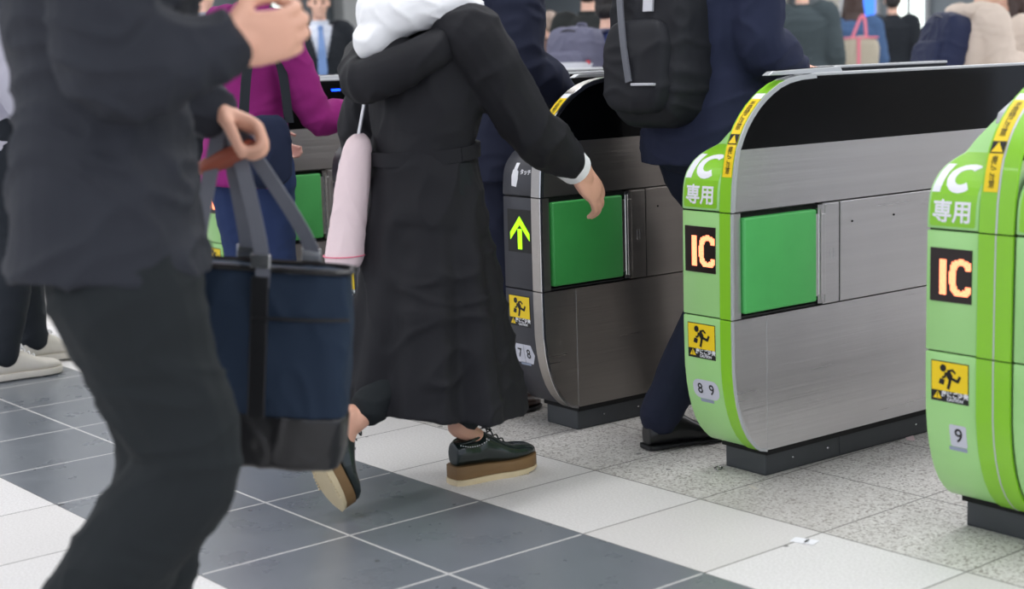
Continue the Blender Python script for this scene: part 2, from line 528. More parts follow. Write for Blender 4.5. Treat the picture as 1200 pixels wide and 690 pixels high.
def caution_sign(parent, x0, x1, z0, z1):
    w = x1-x0
    def fm(off): return lambda u, v: V3((u, pl(FRONT, v)-off, v))
    sg = decal('caution_sign', shape_bm([rect(x0, x1, z0, z1)]), BLK, parent, fm(.0008))
    zb = z0+(z1-z0)*.27
    decal('yellow_field', shape_bm([rect(x0+.002, x1-.002, zb, z1-.002)]), YEL, sg, fm(.0014))
    s = w/.1; cx = x0; cz = zb
    def P(a, b): return (cx+a*w, cz+b*(z1-zb))
    k = .1*w
    pol = [[(P(.33, .77)[0]+.085*w*math.cos(t*math.pi/6), P(.33, .77)[1]+.085*w*math.sin(t*math.pi/6)) for t in range(12)]]
    pol += stroke([P(.44, .66), P(.53, .46)], .15*w)
    pol += stroke([P(.53, .50), P(.50, .28), P(.46, .08)], .075*w)
    pol += stroke([P(.53, .46), P(.72, .38), P(.78, .56)], .07*w)
    pol += stroke([P(.44, .68), P(.58, .74), P(.66, .64)], .05*w)
    pol += stroke([P(.40, .64), P(.38, .48), P(.30, .44)], .05*w)
    pol += [[P(.21, .24), P(.34, .20), P(.38, .38), P(.25, .42)]]
    decal('pictogram', shape_bm(pol), BLK, sg, fm(.0020))
    tri = [[(x0+.06*w, z0+.006), (x0+.29*w, z0+.006), (x0+.175*w, zb-.002)]]
    decal('warning_triangle', shape_bm(tri), YEL, sg, fm(.0014))
    decal('exclamation_mark', shape_bm([rect(x0+.165*w, x0+.185*w, z0+.011, z0+.020), rect(x0+.165*w, x0+.185*w, z0+.0075, z0+.0095)]), BLK, sg, fm(.0020))
    b = text_mesh('扉にご注意', .0145*s, .0004)
    decal('japanese_lettering', b, WHT, sg, fm(.0014), du=x0+.64*w, dv=z0+.0175)
    b = text_mesh('CAUTION', .0095*s, .0003)
    decal('caution_lettering', b, WHT, sg, fm(.0014), du=x0+.64*w, dv=z0+.0065)

def number_plate(parent, nums, cx, cz, kind):
    def fm(off): return lambda u, v: V3((u, pl(FRONT, v)-off, v))
    if kind == 'single':
        pts = rect(cx-.021, cx+.024, cz-.026, cz+.026, .005)
    elif kind == 'hex':
        a, h = .050, .029
        pts = [(cx-a*.7, cz+h), (cx+a*.7, cz+h), (cx+a, cz), (cx+a*.7, cz-h), (cx-a*.7, cz-h), (cx-a, cz)]
    else:
        pts = rect(cx-.048, cx+.048, cz-.026, cz+.026, .022)
    pl_ = decal('number_plate', shape_bm([pts]), PLATE, parent, fm(.0010))
    decal('label_strip', shape_bm([rect(cx-.026, cx+.022, cz-.036, cz-.027)]), PLATE2, pl_, fm(.0010))
    if len(nums) == 2:
        decal('numeral', text_mesh(nums[0], .040, .0004), BLK, pl_, fm(.0016), du=cx-.021, dv=cz)
        decal('numeral', text_mesh(nums[1], .040, .0004), BLK, pl_, fm(.0016), du=cx+.021, dv=cz)
        if kind == 'hex': decal('divider_line', shape_bm([rect(cx-.0006, cx+.0006, cz-.028, cz+.028)]), CHAR, pl_, fm(.0014))
    else:
        decal('numeral', text_mesh(nums[0], .046, .0004), BLK, pl_, fm(.0016), du=cx+.003, dv=cz)

def dots(polys_fn, x0, x1, z0, z1, step, r):
    bm = bmesh.new()
    nx = int((x1-x0)/step); nz = int((z1-z0)/step)
    for i in range(nx):
        for j in range(nz):
            x = x0+(i+.5)*step; z = z0+(j+.5)*step
            if polys_fn((x-x0)/(x1-x0), (z-z0)/(z1-z0)):
                vs = [bm.verts.new((x+r*math.cos(k*math.pi/3), z+r*math.sin(k*math.pi/3), 0)) for k in range(6)]
                bm.faces.new(vs)
    return bm
def led_ic(u, v):
    if .22 < u < .385 and .12 < v < .82: return True
    cx, cy, rx, ry = .765, .47, .285, .355      # letter C, a rounded ring open on the right
    d = (abs(u-cx)/rx)**3.0+(abs(v-cy)/ry)**3.0
    e = (abs(u-cx)/(rx-.155))**3.0+(abs(v-cy)/(ry-.115))**3.0
    return d < 1 and e > 1 and not (u > cx+.05 and abs(v-cy) < .15)

def gate(o, style, label, group='ticket gates in a row', nums=('8', '9'), kind='round', xl=-.17, xs=-.03, xr=.012, right=False):
    root = empty('ticket_gate', (o[0], o[1], 0), -G, label, 'ticket gate', group)
    gs = style == 'green'
    face, band, steel, pad = (LGREEN, BGREEN, STEEL, PAD) if gs else (CHAR, STEELD, STEELD, PADD)
    g = .0016
    xe = xr if not right else xr+.15
    # plinth
    b = MB().box(xl+.025, 0 if not right else xe-.02, 0, L-.1, 0, .064)
    b.box(xl+.028, 0.003 if not right else xe-.018, -.003, .29, .004, .058)
    b.box(xl+.028, 0.003 if not right else xe-.018, .294, L-.1, .004, .058)
    pb = b.build('plinth', KICK, root, bevel=.002)
    for yy in (.10, .24, .62):
        MB().limb([(0.002, yy, .034), (.0045, yy, .034)], [.004, .0035], n=8, sub=1).build('screw', CHROME, pb)
    MB().box(xl+.012, xr-.004 if not right else xe-.012, -.002, L-.05, .058, .078).build('shadow_gap', GAP, root)
    # slab, lower / middle / upper steel
    x1 = xr-.0012
    MB().prismx(slice_poly(FRONT, .073, .435-g, dy=.003), xs, x1).build('lower_body', steel, root)
    mid = MB()
    mid.prismx(slice_poly(FRONT, .435+g, .708, yb=-.098, dy=.003), xs, x1)
    mid.box(xs, x1-.014, -.098, .20, .437, .708)
    mid.box(xs, x1, .213, L, .437, .708)
    mid.build('middle_body', steel, root)
    MB().box(x1-.016, x1-.012, -.0975, .2125, .4375, .7075).build('door_recess', GAP, root)
    MB().prismx(slice_poly(FRONT, .712, .868, dy=.003), xs, x1).build('upper_body', steel, root)
    # gaps between the horizontal slices (black liner slightly inside)
    MB().prismx(slice_poly(FRONT, .42, .73, dy=.010), xs+.004, x1-.018).build('inner_liner', GAP, root)
    MB().prismx(slice_poly(FRONT, .868, 1.0455, dy=.003), xs, x1-.0006).build('sensor_cover', GLASS, root, smooth=True)
    MB().prismx(shell_strip(FRONT, .866, .8705, 0, .004), xs, x1-.001)
    # flap pad
    pd = MB().box(x1-.012, x1+.012, -.094, .178, .449, .696).build('flap_door', pad, root, bevel=.006, seg=3, smooth=True)
    MB().box(x1-.014, x1+.002, -.0975, .183, .4385, .4435).build('rubber_seal', RUB, root)
    h = MB()
    h.limb([(x1+.001, .197, .452), (x1+.001, .197, .696)], [.0085, .0085], n=12, sub=1, cap=False)
    h.box(x1-.012, x1+.007, .186, .207, .442, .466).box(x1-.012, x1+.007, .186, .207, .682, .706)
    hb = h.build('hinge', CHROME, root, smooth=True)
    MB().box(x1, x1+.006, .179, .219, .462, .682).build('hinge_cover', steel, root, bevel=.0015)
    # service panels with dark joints
    MB().box(x1-.001, x1+.0012, .2790, .2812, .438, .7075).build('panel_joint', GAP, root)
    MB().box(x1-.001, x1+.0012, .92, .9215, .438, .7075).build('panel_joint', GAP, root)
    MB().box(x1, x1+.0018, .2215, .2775, .441, .7045).build('narrow_panel', steel, root, bevel=.0008)
    MB().box(x1+.0018, x1+.0028, .243, .2445, .555, .585).box(x1+.0018, x1+.0028, .254, .2555, .555, .585).build('panel_latch', CHROME, root)
    MB().box(x1, x1+.0018, .2825, .9185, .4385, .7065).build('service_panel', steel, root, bevel=.0008)
    MB().limb([(x1+.0012, .330, .650), (x1+.0024, .330, .650)], [.0035, .003], n=10, sub=1).build('keyhole', GAP, root)
    MB().limb([(x1+.0012, .505, .652), (x1+.0024, .505, .652)], [.0035, .003], n=10, sub=1).build('keyhole', GAP, root)
    MB().box(x1-.0005, x1+.0002, -.004, -.0025, .078, .433).build('seam_line', SILV, root)
    # rim band and edge trims, split at the seams
    tops = [(.074, .435-g), (.435+g, .710-g), (.710+g, 1.0455)]
    xb0, xb1 = xs-.0015, xr-.004
    cuts = [(xb0, xb1)] if not right else [(xb0, .011), (.0145, xr-.001)]
    for z0, z1 in tops:
        for (a, b_) in cuts:
            if z1 > 1 and gs:
                MB().prismx(shell_strip(FRONT, z0, 1.0335, .0035, .006), a, b_).build('rim_band', band, root, smooth=True)
                MB().prismx(shell_strip(FRONT, 1.0335, 1.0455, .0035, .006), a, b_).build('rim_end', SILV, root, smooth=True)
            else:
                MB().prismx(shell_strip(FRONT, z0, z1, .0035, .006), a, b_).build('rim_band', band, root, smooth=True)
        e0, e1 = (xr-.0035, xr+.0005) if not right else (.011, .0145)
        MB().prismx(shell_strip(FRONT, z0, z1, .0045, .012 if z1 > 1 else .008), e0, e1+(.001 if z1 > 1 else 0)).build('edge_trim', SILV if gs else CHROME, root, smooth=True)
    MB().box(xs-.001, xr+.002, .18, L, 1.044, 1.052).build('top_rail', SILV, root, bevel=.002)
    # gloss cover lower edge trim
    # left casing
    def casing(a, b_, mirror=False):
        MB().prismx(slice_poly(FRONT, .075, .435-g, dy=0, yb=.045), a, b_).build('lower_front_panel', face, root, bevel=.003, smooth=True)
        MB().prismx(slice_poly(FRONT, .435+g, .710-g, dy=0, yb=-.085), a, b_).build('middle_front_panel', face, root, bevel=.003, smooth=True)
        MB().prismx(slice_poly(HOOD, .7125, 1.03, dy=0, yb=.36), a, b_).build('hood', face, root, bevel=.004, smooth=True)
        MB().box(a+.001, b_, .046, L, .075, .4335).box(a+.001, b_, -.084, L, .4366, .7085).box(a+.001, b_, .361, L, .7125, 1.03).build('casing_side', steel, root)
        MB().prismx(slice_poly(FRONT, .42, .73, dy=.006, yb=L-.01), a+.004, b_-.002).build('casing_liner', GAP, root)
        if gs:
            hm = lambda off: arcmap(HOOD, .712, .90, off)
            bm = shape_bm([rect(a+.008, b_-.008, .007, .235, .006)])
            decal('hood_field', bm, BGREEN, root, hm(.0006))
    casing(xl, xs-.004)
    if right: casing(xr+.004, xe)
    # card reader on the casing, slim display on the slab
    rd = MB().prismx([(.10, .932), (.112, .958), (.29, 1.046), (.36, 1.048), (.375, 1.02), (.36, .94)], xl+.012, xs-.012).build('card_reader', SILV if gs else CHAR, root, bevel=.004)
    MB().prismx([(.13, .9665), (.13, .9685), (.27, 1.0385), (.27, 1.0365)], xl+.025, xs-.025).build('reader_screen', GLASS, rd)
    MB().box(xl+.0095, xl+.0122, .27, .31, .985, 1.003).build('reader_lamp', LEDB, rd)
    MB().prismx([(.02, 1.050), (.04, 1.060), (.30, 1.066), (.31, 1.050)], xs+.004, xr-.014).build('top_display', SILV, root, bevel=.002)
    MB().prismx([(.06, 1.0608), (.06, 1.0622), (.28, 1.0672), (.28, 1.0656)], xs+.009, xr-.019).build('display_glass', GLASS, root)
    if xl < -.3: MB().box(x1-.0004, x1+.0004, .25, .29, 1.005, 1.012).build('sensor_indicator', LEDB, root)
    hm = lambda off: arcmap(HOOD, .712, .92, off)
    fm = lambda off: (lambda u, v: V3((u, pl(FRONT, v)-off, v)))
    dx = xl+.17
    cautionx = -.153+dx
    caution_sign(root, cautionx, cautionx+.101, .322, .415)
    number_plate(root, nums, -.097+dx+(.012 if kind == 'single' else 0), .238 if kind != 'single' else .246, kind)
    if gs:
        # hood lettering
        ic = [[(-.163+dx, .082), (-.142+dx, .082), (-.139+dx, .166), (-.160+dx, .166)]]
        cpts = []
        for k in range(15):
            t = R(48+k*(264/14)); cpts.append((-.094+dx+.031*math.cos(t)+.1*.028*math.sin(t), .1235+.0325*math.sin(t)))
        ic += strip(cpts, .0205)
        decal('ic_lettering', shape_bm(ic), WHT, root, hm(.0016), step=.004)
        decal('kanji_lettering', text_mesh('専用', .052, .0013), WHT, root, hm(.0016), step=.004, du=-.103+dx, dv=.037)
        # led board
        MB().box(-.158+dx, -.048+dx, -.1305, -.12, .550, .670).build('led_board', LEDBACK, root, bevel=.001)
        bm = dots(led_ic, -.157+dx, -.049+dx, .552, .668, .0036, .0021)
        decal('led_lettering', bm, LEDO, root, lambda u, v: V3((u, -.1312, v)), step=9)
    else:
        MB().box(-.147+dx, -.030+dx, -.1300, -.12, .545, .672).build('signal_window', BLK, root, bevel=.001)
        ax = -.088+dx; az = .555
        ar = [[(ax-.010, az), (ax+.010, az), (ax+.010, az+.060), (ax-.010, az+.060)],
              [(ax, az+.098), (ax-.046, az+.048), (ax-.046, az+.026), (ax, az+.072)],
              [(ax, az+.098), (ax, az+.072), (ax+.046, az+.026), (ax+.046, az+.048)]]
        ao = decal('green_arrow', shape_bm(ar), LEDG, root, lambda u, v: V3((u, -.1310, v)), step=9)
        # white touch pictogram: a hand holding a card
        hx = -.112+dx; hz = .062
        hp = [[(hx-.012, hz-.033), (hx+.010, hz-.036), (hx+.017, hz-.012), (hx+.016, hz+.010), (hx+.004, hz+.018), (hx-.010, hz+.014), (hx-.014, hz-.005)],
              [(hx-.006, hz+.014), (hx+.010, hz+.014), (hx+.013, hz+.036), (hx-.003, hz+.036)]]
        decal('touch_pictogram', shape_bm(hp), WHT, root, hm(.0012), step=.004)
        decal('touch_lettering', text_mesh('タッチ', .017, .0005), WHT, root, hm(.0012), step=.004, du=-.062+dx, dv=.070)
    # vertical sticker on the rim
    if True:
        rf = arcmap(FRONT, .60, 1.046)
        sc_ = (-.0265, .006) if not right else (-.026, .010)
        cx = (sc_[0]+sc_[1])/2
        st = decal('rim_sticker', shape_bm([rect(sc_[0], sc_[1], .200 if gs else .270, .425)]), YEL, root, rf)
        rf2 = arcmap(FRONT, .60, 1.046, .0053)
        decal('sticker_tip', shape_bm([rect(sc_[0], sc_[1], .425, .447)]), WHT, st, rf)
        decal('triangle_field', shape_bm([rect(sc_[0]+.0005, sc_[1]-.0005, .283, .311)]), BLK, st, rf2)
        rf3 = arcmap(FRONT, .60, 1.046, .0060)
        decal('warning_triangle', shape_bm([[(sc_[0]+.003, .286), (sc_[1]-.003, .286), (cx, .309)]]), YEL, st, rf3)
        decal('sticker_lettering', text_mesh('手荷物に注意', .0185, .0001, vertical=True), BLK, st, rf2, du=cx, dv=.368)
        if gs: decal('sticker_lettering', text_mesh('扉にご注意', .0165, .0001, vertical=True), BLK, st, rf2, du=cx, dv=.242)
    return root

P_ = 1.846*T
O78 = (.0184, .2736); O89 = (.757, .2744); O9 = (.757+P_+.02, .2744)
O125 = (O78[0]-1.25*P_, O78[1]); O225 = (O78[0]-2.25*P_, O78[1])
gate(O89, 'green', 'green and steel ticket gate numbered 8 9 with white IC lettering on its hood')
gate(O9, 'green', 'green ticket gate numbered 9 only, nearest the camera at the right edge', nums=('9',), kind='single', xr=.056, right=True)
gate(O78, 'dark', 'charcoal and steel ticket gate numbered 7 8 with a lit green arrow', nums=('7', '8'), kind='hex')
gate(O125, 'dark', 'charcoal ticket gate partly hidden behind the woman in the long black coat', nums=('6', '7'), kind='hex')
gate(O225, 'green', 'far green and steel ticket gate beside the person in purple', nums=('5', '6'), xl=-.362, xs=-.222)
#@@PEOPLE

# ------------------------------------------------------------------ people
SKIN = mat('skin', (226, 172, 146), .5, 0, .05, 20)
SKIN2 = mat('skin_light', (232, 186, 164), .5, 0, .05, 20)
HAIRB = mat('black_hair', (28, 24, 24), .45, 0, .2, 40, .4, 120, (1, 1, .1))
HAIRD = mat('brown_hair', (62, 44, 38), .45, 0, .2, 40, .4, 120, (1, 1, .1))
HAIRG = mat('grey_hair', (150, 132, 120), .6, 0, .2, 40)
def cloth(name, c, rough=.85, b=.25, sheen=0): return mat(name, c, rough, 0, .07, 9, b, 420, sheen=sheen, spec=.25)
JBLACK = cloth('black_jacket_cloth', (43, 45, 52), .75)
TBLACK = cloth('dark_trouser_cloth', (33, 37, 39))
COAT = cloth('black_coat_cloth', (29, 29, 33), .7)
NAVY = cloth('navy_suit_cloth', (40, 45, 68))
NAVYD = cloth('dark_navy_cloth', (34, 38, 56))
WHITEC = cloth('white_cloth', (245, 245, 246), .9)
PURPLE = cloth('purple_knit', (140, 36, 112), .9, .4)
JEANS = cloth('blue_denim', (46, 60, 98), .9, .3)
DENIM = cloth('light_denim', (72, 97, 134), .9, .3)
SUITG = cloth('dark_grey_green_cloth', (66, 76, 80))
SUITK = cloth('near_black_cloth', (36, 40, 46))
BEIGE = cloth('beige_cotton', (218, 202, 188), .9)
GREYC = cloth('pale_grey_cloth', (186, 184, 196), .9)
SHIRT = cloth('shirt_cotton', (222, 228, 240), .9)
TIE = cloth('blue_tie_silk', (120, 150, 200), .5)
LEATHER = mat('black_leather', (20, 20, 22), .36, 0, .1, 20, .1, 60, coat=.1)
LEATHG = mat('dark_green_leather', (24, 36, 34), .27, 0, .12, 20, .1, 60, coat=.3)
PLATB = mat('brown_midsole', (128, 98, 62), .6, 0, .08, 30, .2, 200, (1, 1, 6))
SOLEC = mat('cream_sole', (214, 196, 160), .7, 0, .06, 30)
CANVAS = mat('cream_canvas', (212, 206, 196), .8, 0, .06, 30)
BPACK = cloth('backpack_nylon', (33, 34, 39), .6)
BNAVY = cloth('navy_nylon', (36, 43, 72), .6)
BGREY = cloth('grey_nylon', (98, 98, 118), .6)
REFL = mat('reflective_tape', (200, 200, 205), .3, .3)
TOTEC = cloth('navy_tote_canvas', (30, 44, 62), .7)
WEB = mat('grey_webbing', (104, 106, 114), .7, 0, .08, 40)
PINKC = cloth('pale_pink_cloth', (236, 214, 216), .8)
TOTEP = cloth('khaki_canvas', (186, 178, 160), .9)
PINKS = mat('pink_strap', (232, 130, 150), .7)
BROWNL = mat('brown_leather', (150, 78, 58), .5)

def pose(H=1.7, lean=0.0, **kw):
    s = H/1.7
    J = dict(pel=(0, 0, .93), waist=(0, 0, 1.06), chest=(0, .0, 1.24), nb=(0, -.01, 1.42), hc=(0, .035, 1.575),
             shL=(-.175, -.01, 1.365), shR=(.175, -.01, 1.365), elL=(-.235, -.03, 1.09), elR=(.235, -.03, 1.09),
             wrL=(-.235, .07, .86), wrR=(.235, .07, .86), hipL=(-.09, 0, .90), hipR=(.09, 0, .90),
             knL=(-.09, .03, .49), knR=(.09, .03, .49), anL=(-.09, -.02, .095), anR=(.09, -.02, .095))
    J = {k: V3(v)*s for k, v in J.items()}
    if lean:
        for k in ('waist', 'chest', 'nb', 'hc', 'shL', 'shR', 'elL', 'elR', 'wrL', 'wrR'):
            J[k].y += lean*(J[k].z-J['pel'].z)
    J.update({k: V3(v) for k, v in kw.items()})
    J['s'] = s
    return J

def torso(mb, J, off=0, hem=None, hemr=None, top=True, n=28):
    s = J['s']; sh = (J['shR']-J['shL']).normalized(); hp = (J['hipR']-J['hipL']).normalized()
    up = (J['nb']-J['pel']).normalized()
    def ring(c, a, b, lat, e=.86):
        lat = (lat-up*lat.dot(up)).normalized(); sg = up.cross(lat)
        out = []
        for j in range(n):
            t = 2*math.pi*j/n; x = math.cos(t); y = math.sin(t)
            out.append(c+lat*a*math.copysign(abs(x)**e, x)+sg*b*math.copysign(abs(y)**e, y))
        return out
    sm = (J['shL']+J['shR'])/2
    rows = []
    if hem is not None:
        rows.append((V3(hem), hemr[0], hemr[1], hp))
    else:
        rows.append((J['pel']-V3((0, 0, .09*s)), .135*s+off, .095*s+off, hp))
    rows += [(J['pel'], .160*s+off, .112*s+off, hp), (J['waist'], .138*s+off, .098*s+off, hp.lerp(sh, .5)),
             (J['chest'], .158*s+off, .118*s+off, sh), (sm.lerp(J['chest'], .35), .162*s+off, .108*s+off, sh),
             (sm+up*.012*s, .140*s+off*.7, .085*s+off*.7, sh), (sm+up*.045*s, .085*s+off*.5, .066*s+off*.5, sh), (J['nb'], .058*s+off*.3, .058*s+off*.3, sh)]
    # interpolate
    rr = []
    for i in range(len(rows)-1):
        for k in range(4):
            t = k/4; t2 = t*t*(3-2*t)
            a, b = rows[i], rows[i+1]
            rr.append(ring(a[0].lerp(b[0], t), a[1]+(b[1]-a[1])*t2, a[2]+(b[2]-a[2])*t2, a[3].lerp(b[3], t)))
    rr.append(ring(*rows[-1]))
    mb.loft(rr)
def arm(mb, J, side, off=0, cuff=None, t=1.0):
    s = J['s']; a, b, c = J['sh'+side], J['el'+side], J['wr'+side]
    end = b.lerp(c, t)
    f = 1.0
    mb.limb([a.lerp((J['shL']+J['shR'])/2, .22), a, a.lerp(b, .5), b, b.lerp(end, .4), end],
            [.058*s+off, .057*s+off, .047*s+off, .040*s+off, .040*s+off*1.05, (cuff or .027*s+off*1.0)], n=16)
def leg(mb, J, side, off=0, hemr=None, t=1.0, full=.0):
    s = J['s']; a, b, c = J['hip'+side], J['kn'+side], J['an'+side]
    end = b.lerp(c, t)
    mb.limb([a+V3((0, 0, .03*s)), a.lerp(b, .25), a.lerp(b, .6), b, b.lerp(c, .35), end],
            [.092*s+off, .088*s+off+full, .068*s+off+full, .054*s+off+full, .052*s+off+full, (hemr or .036*s+off)], n=16)

def hand(mb, wr, d, pn, side=1, curl=.5, k=1.0, spread=.0):
    """wr wrist, d direction of the palm, pn palm normal (fingers curl towards it), side: +1 thumb on  d x pn side"""
    d = V3(d).normalized(); pn = V3(pn); pn = (pn-d*pn.dot(d)).normalized(); lat = d.cross(pn)*side
    wr = V3(wr)
    Rm = Matrix((lat, d, pn)).transposed()
    mb.ell(wr+d*.048*k, (.040*k, .056*k, .0155*k), Rm, e=.8)
    mb.limb([wr-d*.03*k, wr+d*.03*k], [.026*k, .025*k], n=12, sub=2)
    for i, (o, l) in enumerate(((.030, .92), (.0105, 1.0), (-.0095, .95), (-.028, .76))):
        b = wr+lat*o*k+d*(.090 if i in (1, 2) else .084)*k
        pts = [b-d*.03*k, b]
        a = 0; p = b
        for j, sl in enumerate((.040, .026, .021)):
            a += curl*(.75, 1.15, .75)[j]
            dd = d*math.cos(a)+pn*math.sin(a)+lat*spread*(o/.03)*.25
            p = p+dd.normalized()*sl*l*k
            pts.append(p)
        r = .0092*k if i < 3 else .008*k
        mb.limb(pts, [r, r, r*.95, r*.9, r*.78], n=10, sub=3)
    tb = wr+lat*.026*k+d*.022*k
    td = (d*.72+lat*.62+pn*(.25+.4*curl)).normalized()
    t1 = tb+td*.040*k
    t2 = t1+(td*(1-.4*curl)-lat*.45*curl+d*.4+pn*.3*curl).normalized()*.031*k
    t3 = t2+(td*(1-.5*curl)-lat*.7*curl+d*.5+pn*.4*curl).normalized()*.025*k
    mb.limb([tb-td*.01*k, tb+td*.02*k, t1, t2, t3], [.016*k, .0145*k, .0115*k, .0105*k, .0085*k], n=10, sub=3)

def head(mb, J, f=(0, 1, 0), tilt=0.0):
    s = J['s']; c = J['hc']; f = V3(f).normalized(); up = V3((0, 0, 1))
    up = (up-f*up.dot(f)).normalized(); lat = f.cross(up)
    Rm = Matrix((lat, f, up)).transposed()
    def P(x, y, z): return c+(lat*x+f*y+up*z)*s
    mb.ell(P(0, -.010, .028), (.074*s, .092*s, .088*s), Rm, n=20)
    mb.ell(P(0, .022, -.035), (.058*s, .066*s, .072*s), Rm, n=18)
    mb.ell(P(0, .056, -.085), (.028*s, .026*s, .024*s), Rm)
    mb.ell(P(0, .072, .018), (.052*s, .022*s, .018*s), Rm)
    mb.limb([P(0, .088, .012), P(0, .101, -.012), P(0, .108, -.026)], [.008*s, .010*s, .013*s], n=10, sub=3)
    mb.ell(P(.012, .096, -.030), (.008*s, .010*s, .007*s), Rm, n=10); mb.ell(P(-.012, .096, -.030), (.008*s, .010*s, .007*s), Rm, n=10)
    mb.ell(P(0, .086, -.052), (.024*s, .012*s, .006*s), Rm, n=12); mb.ell(P(0, .084, -.062), (.021*s, .012*s, .007*s), Rm, n=12)
    for sg in (-1, 1):
        mb.ell(P(.042*sg, .062, -.022), (.022*s, .024*s, .02*s), Rm, n=12)
        mb.ell(P(.076*sg, -.008, -.008), (.009*s, .019*s, .031*s), Rm, n=12)
    mb.limb([J['nb']-V3((0, 0, .05*s)), J['nb']+(c-J['nb'])*.35, P(0, -.02, -.045)], [.058*s, .050*s, .050*s], n=16)
    return P, Rm
def eyes(J, f, root):
    s = J['s']; c = J['hc']; f = V3(f).normalized(); up = V3((0, 0, 1)); up = (up-f*up.dot(f)).normalized(); lat = f.cross(up)
    Rm = Matrix((lat, f, up)).transposed()
    for sg in (-1, 1):
        MB().ell(c+(lat*.030*sg+f*.0815+up*.002)*s, (.0115*s, .006*s, .006*s), Rm, n=12).build('eye', RUB, root, smooth=True)
        MB().ell(c+(lat*.031*sg+f*.0905+up*.022)*s, (.017*s, .005*s, .0035*s), Rm, n=12).build('eyebrow', HAIRB, root, smooth=True)
def hair(J, f, root, m, style='short'):
    s = J['s']; c = J['hc']; f = V3(f).normalized(); up = V3((0, 0, 1)); up = (up-f*up.dot(f)).normalized(); lat = f.cross(up)
    Rm = Matrix((lat, f, up)).transposed()
    def P(x, y, z): return c+(lat*x+f*y+up*z)*s
    b = MB()
    b.ell(P(0, -.022, .045), (.084*s, .096*s, .088*s), Rm, n=20)
    b.ell(P(0, -.052, -.005), (.074*s, .060*s, .075*s), Rm, n=18)
    b.ell(P(0, .055, .085), (.055*s, .035*s, .03*s), Rm)
    if style in ('bob', 'long'):
        for sg in (-1, 1): b.ell(P(.066*sg, -.012, -.03), (.024*s, .055*s, .085*s), Rm)
        b.ell(P(0, -.062, -.06), (.082*s, .045*s, .09*s), Rm)
    if style == 'long':
        b.limb([P(0, -.06, -.06), P(0, -.075, -.17), P(0, -.085, -.27)], [.078*s, .085*s, .05*s], n=18, flat=(f, .45))
        for sg in (-1, 1): b.limb([P(.068*sg, .0, -.05), P(.075*sg, .01, -.15), P(.07*sg, .03, -.26)], [.030*s, .032*s, .02*s], n=12)
    remesh(b, 'hair', m, root, .006, 3, wrinkle(.0025, (60, 60, 14), 3))

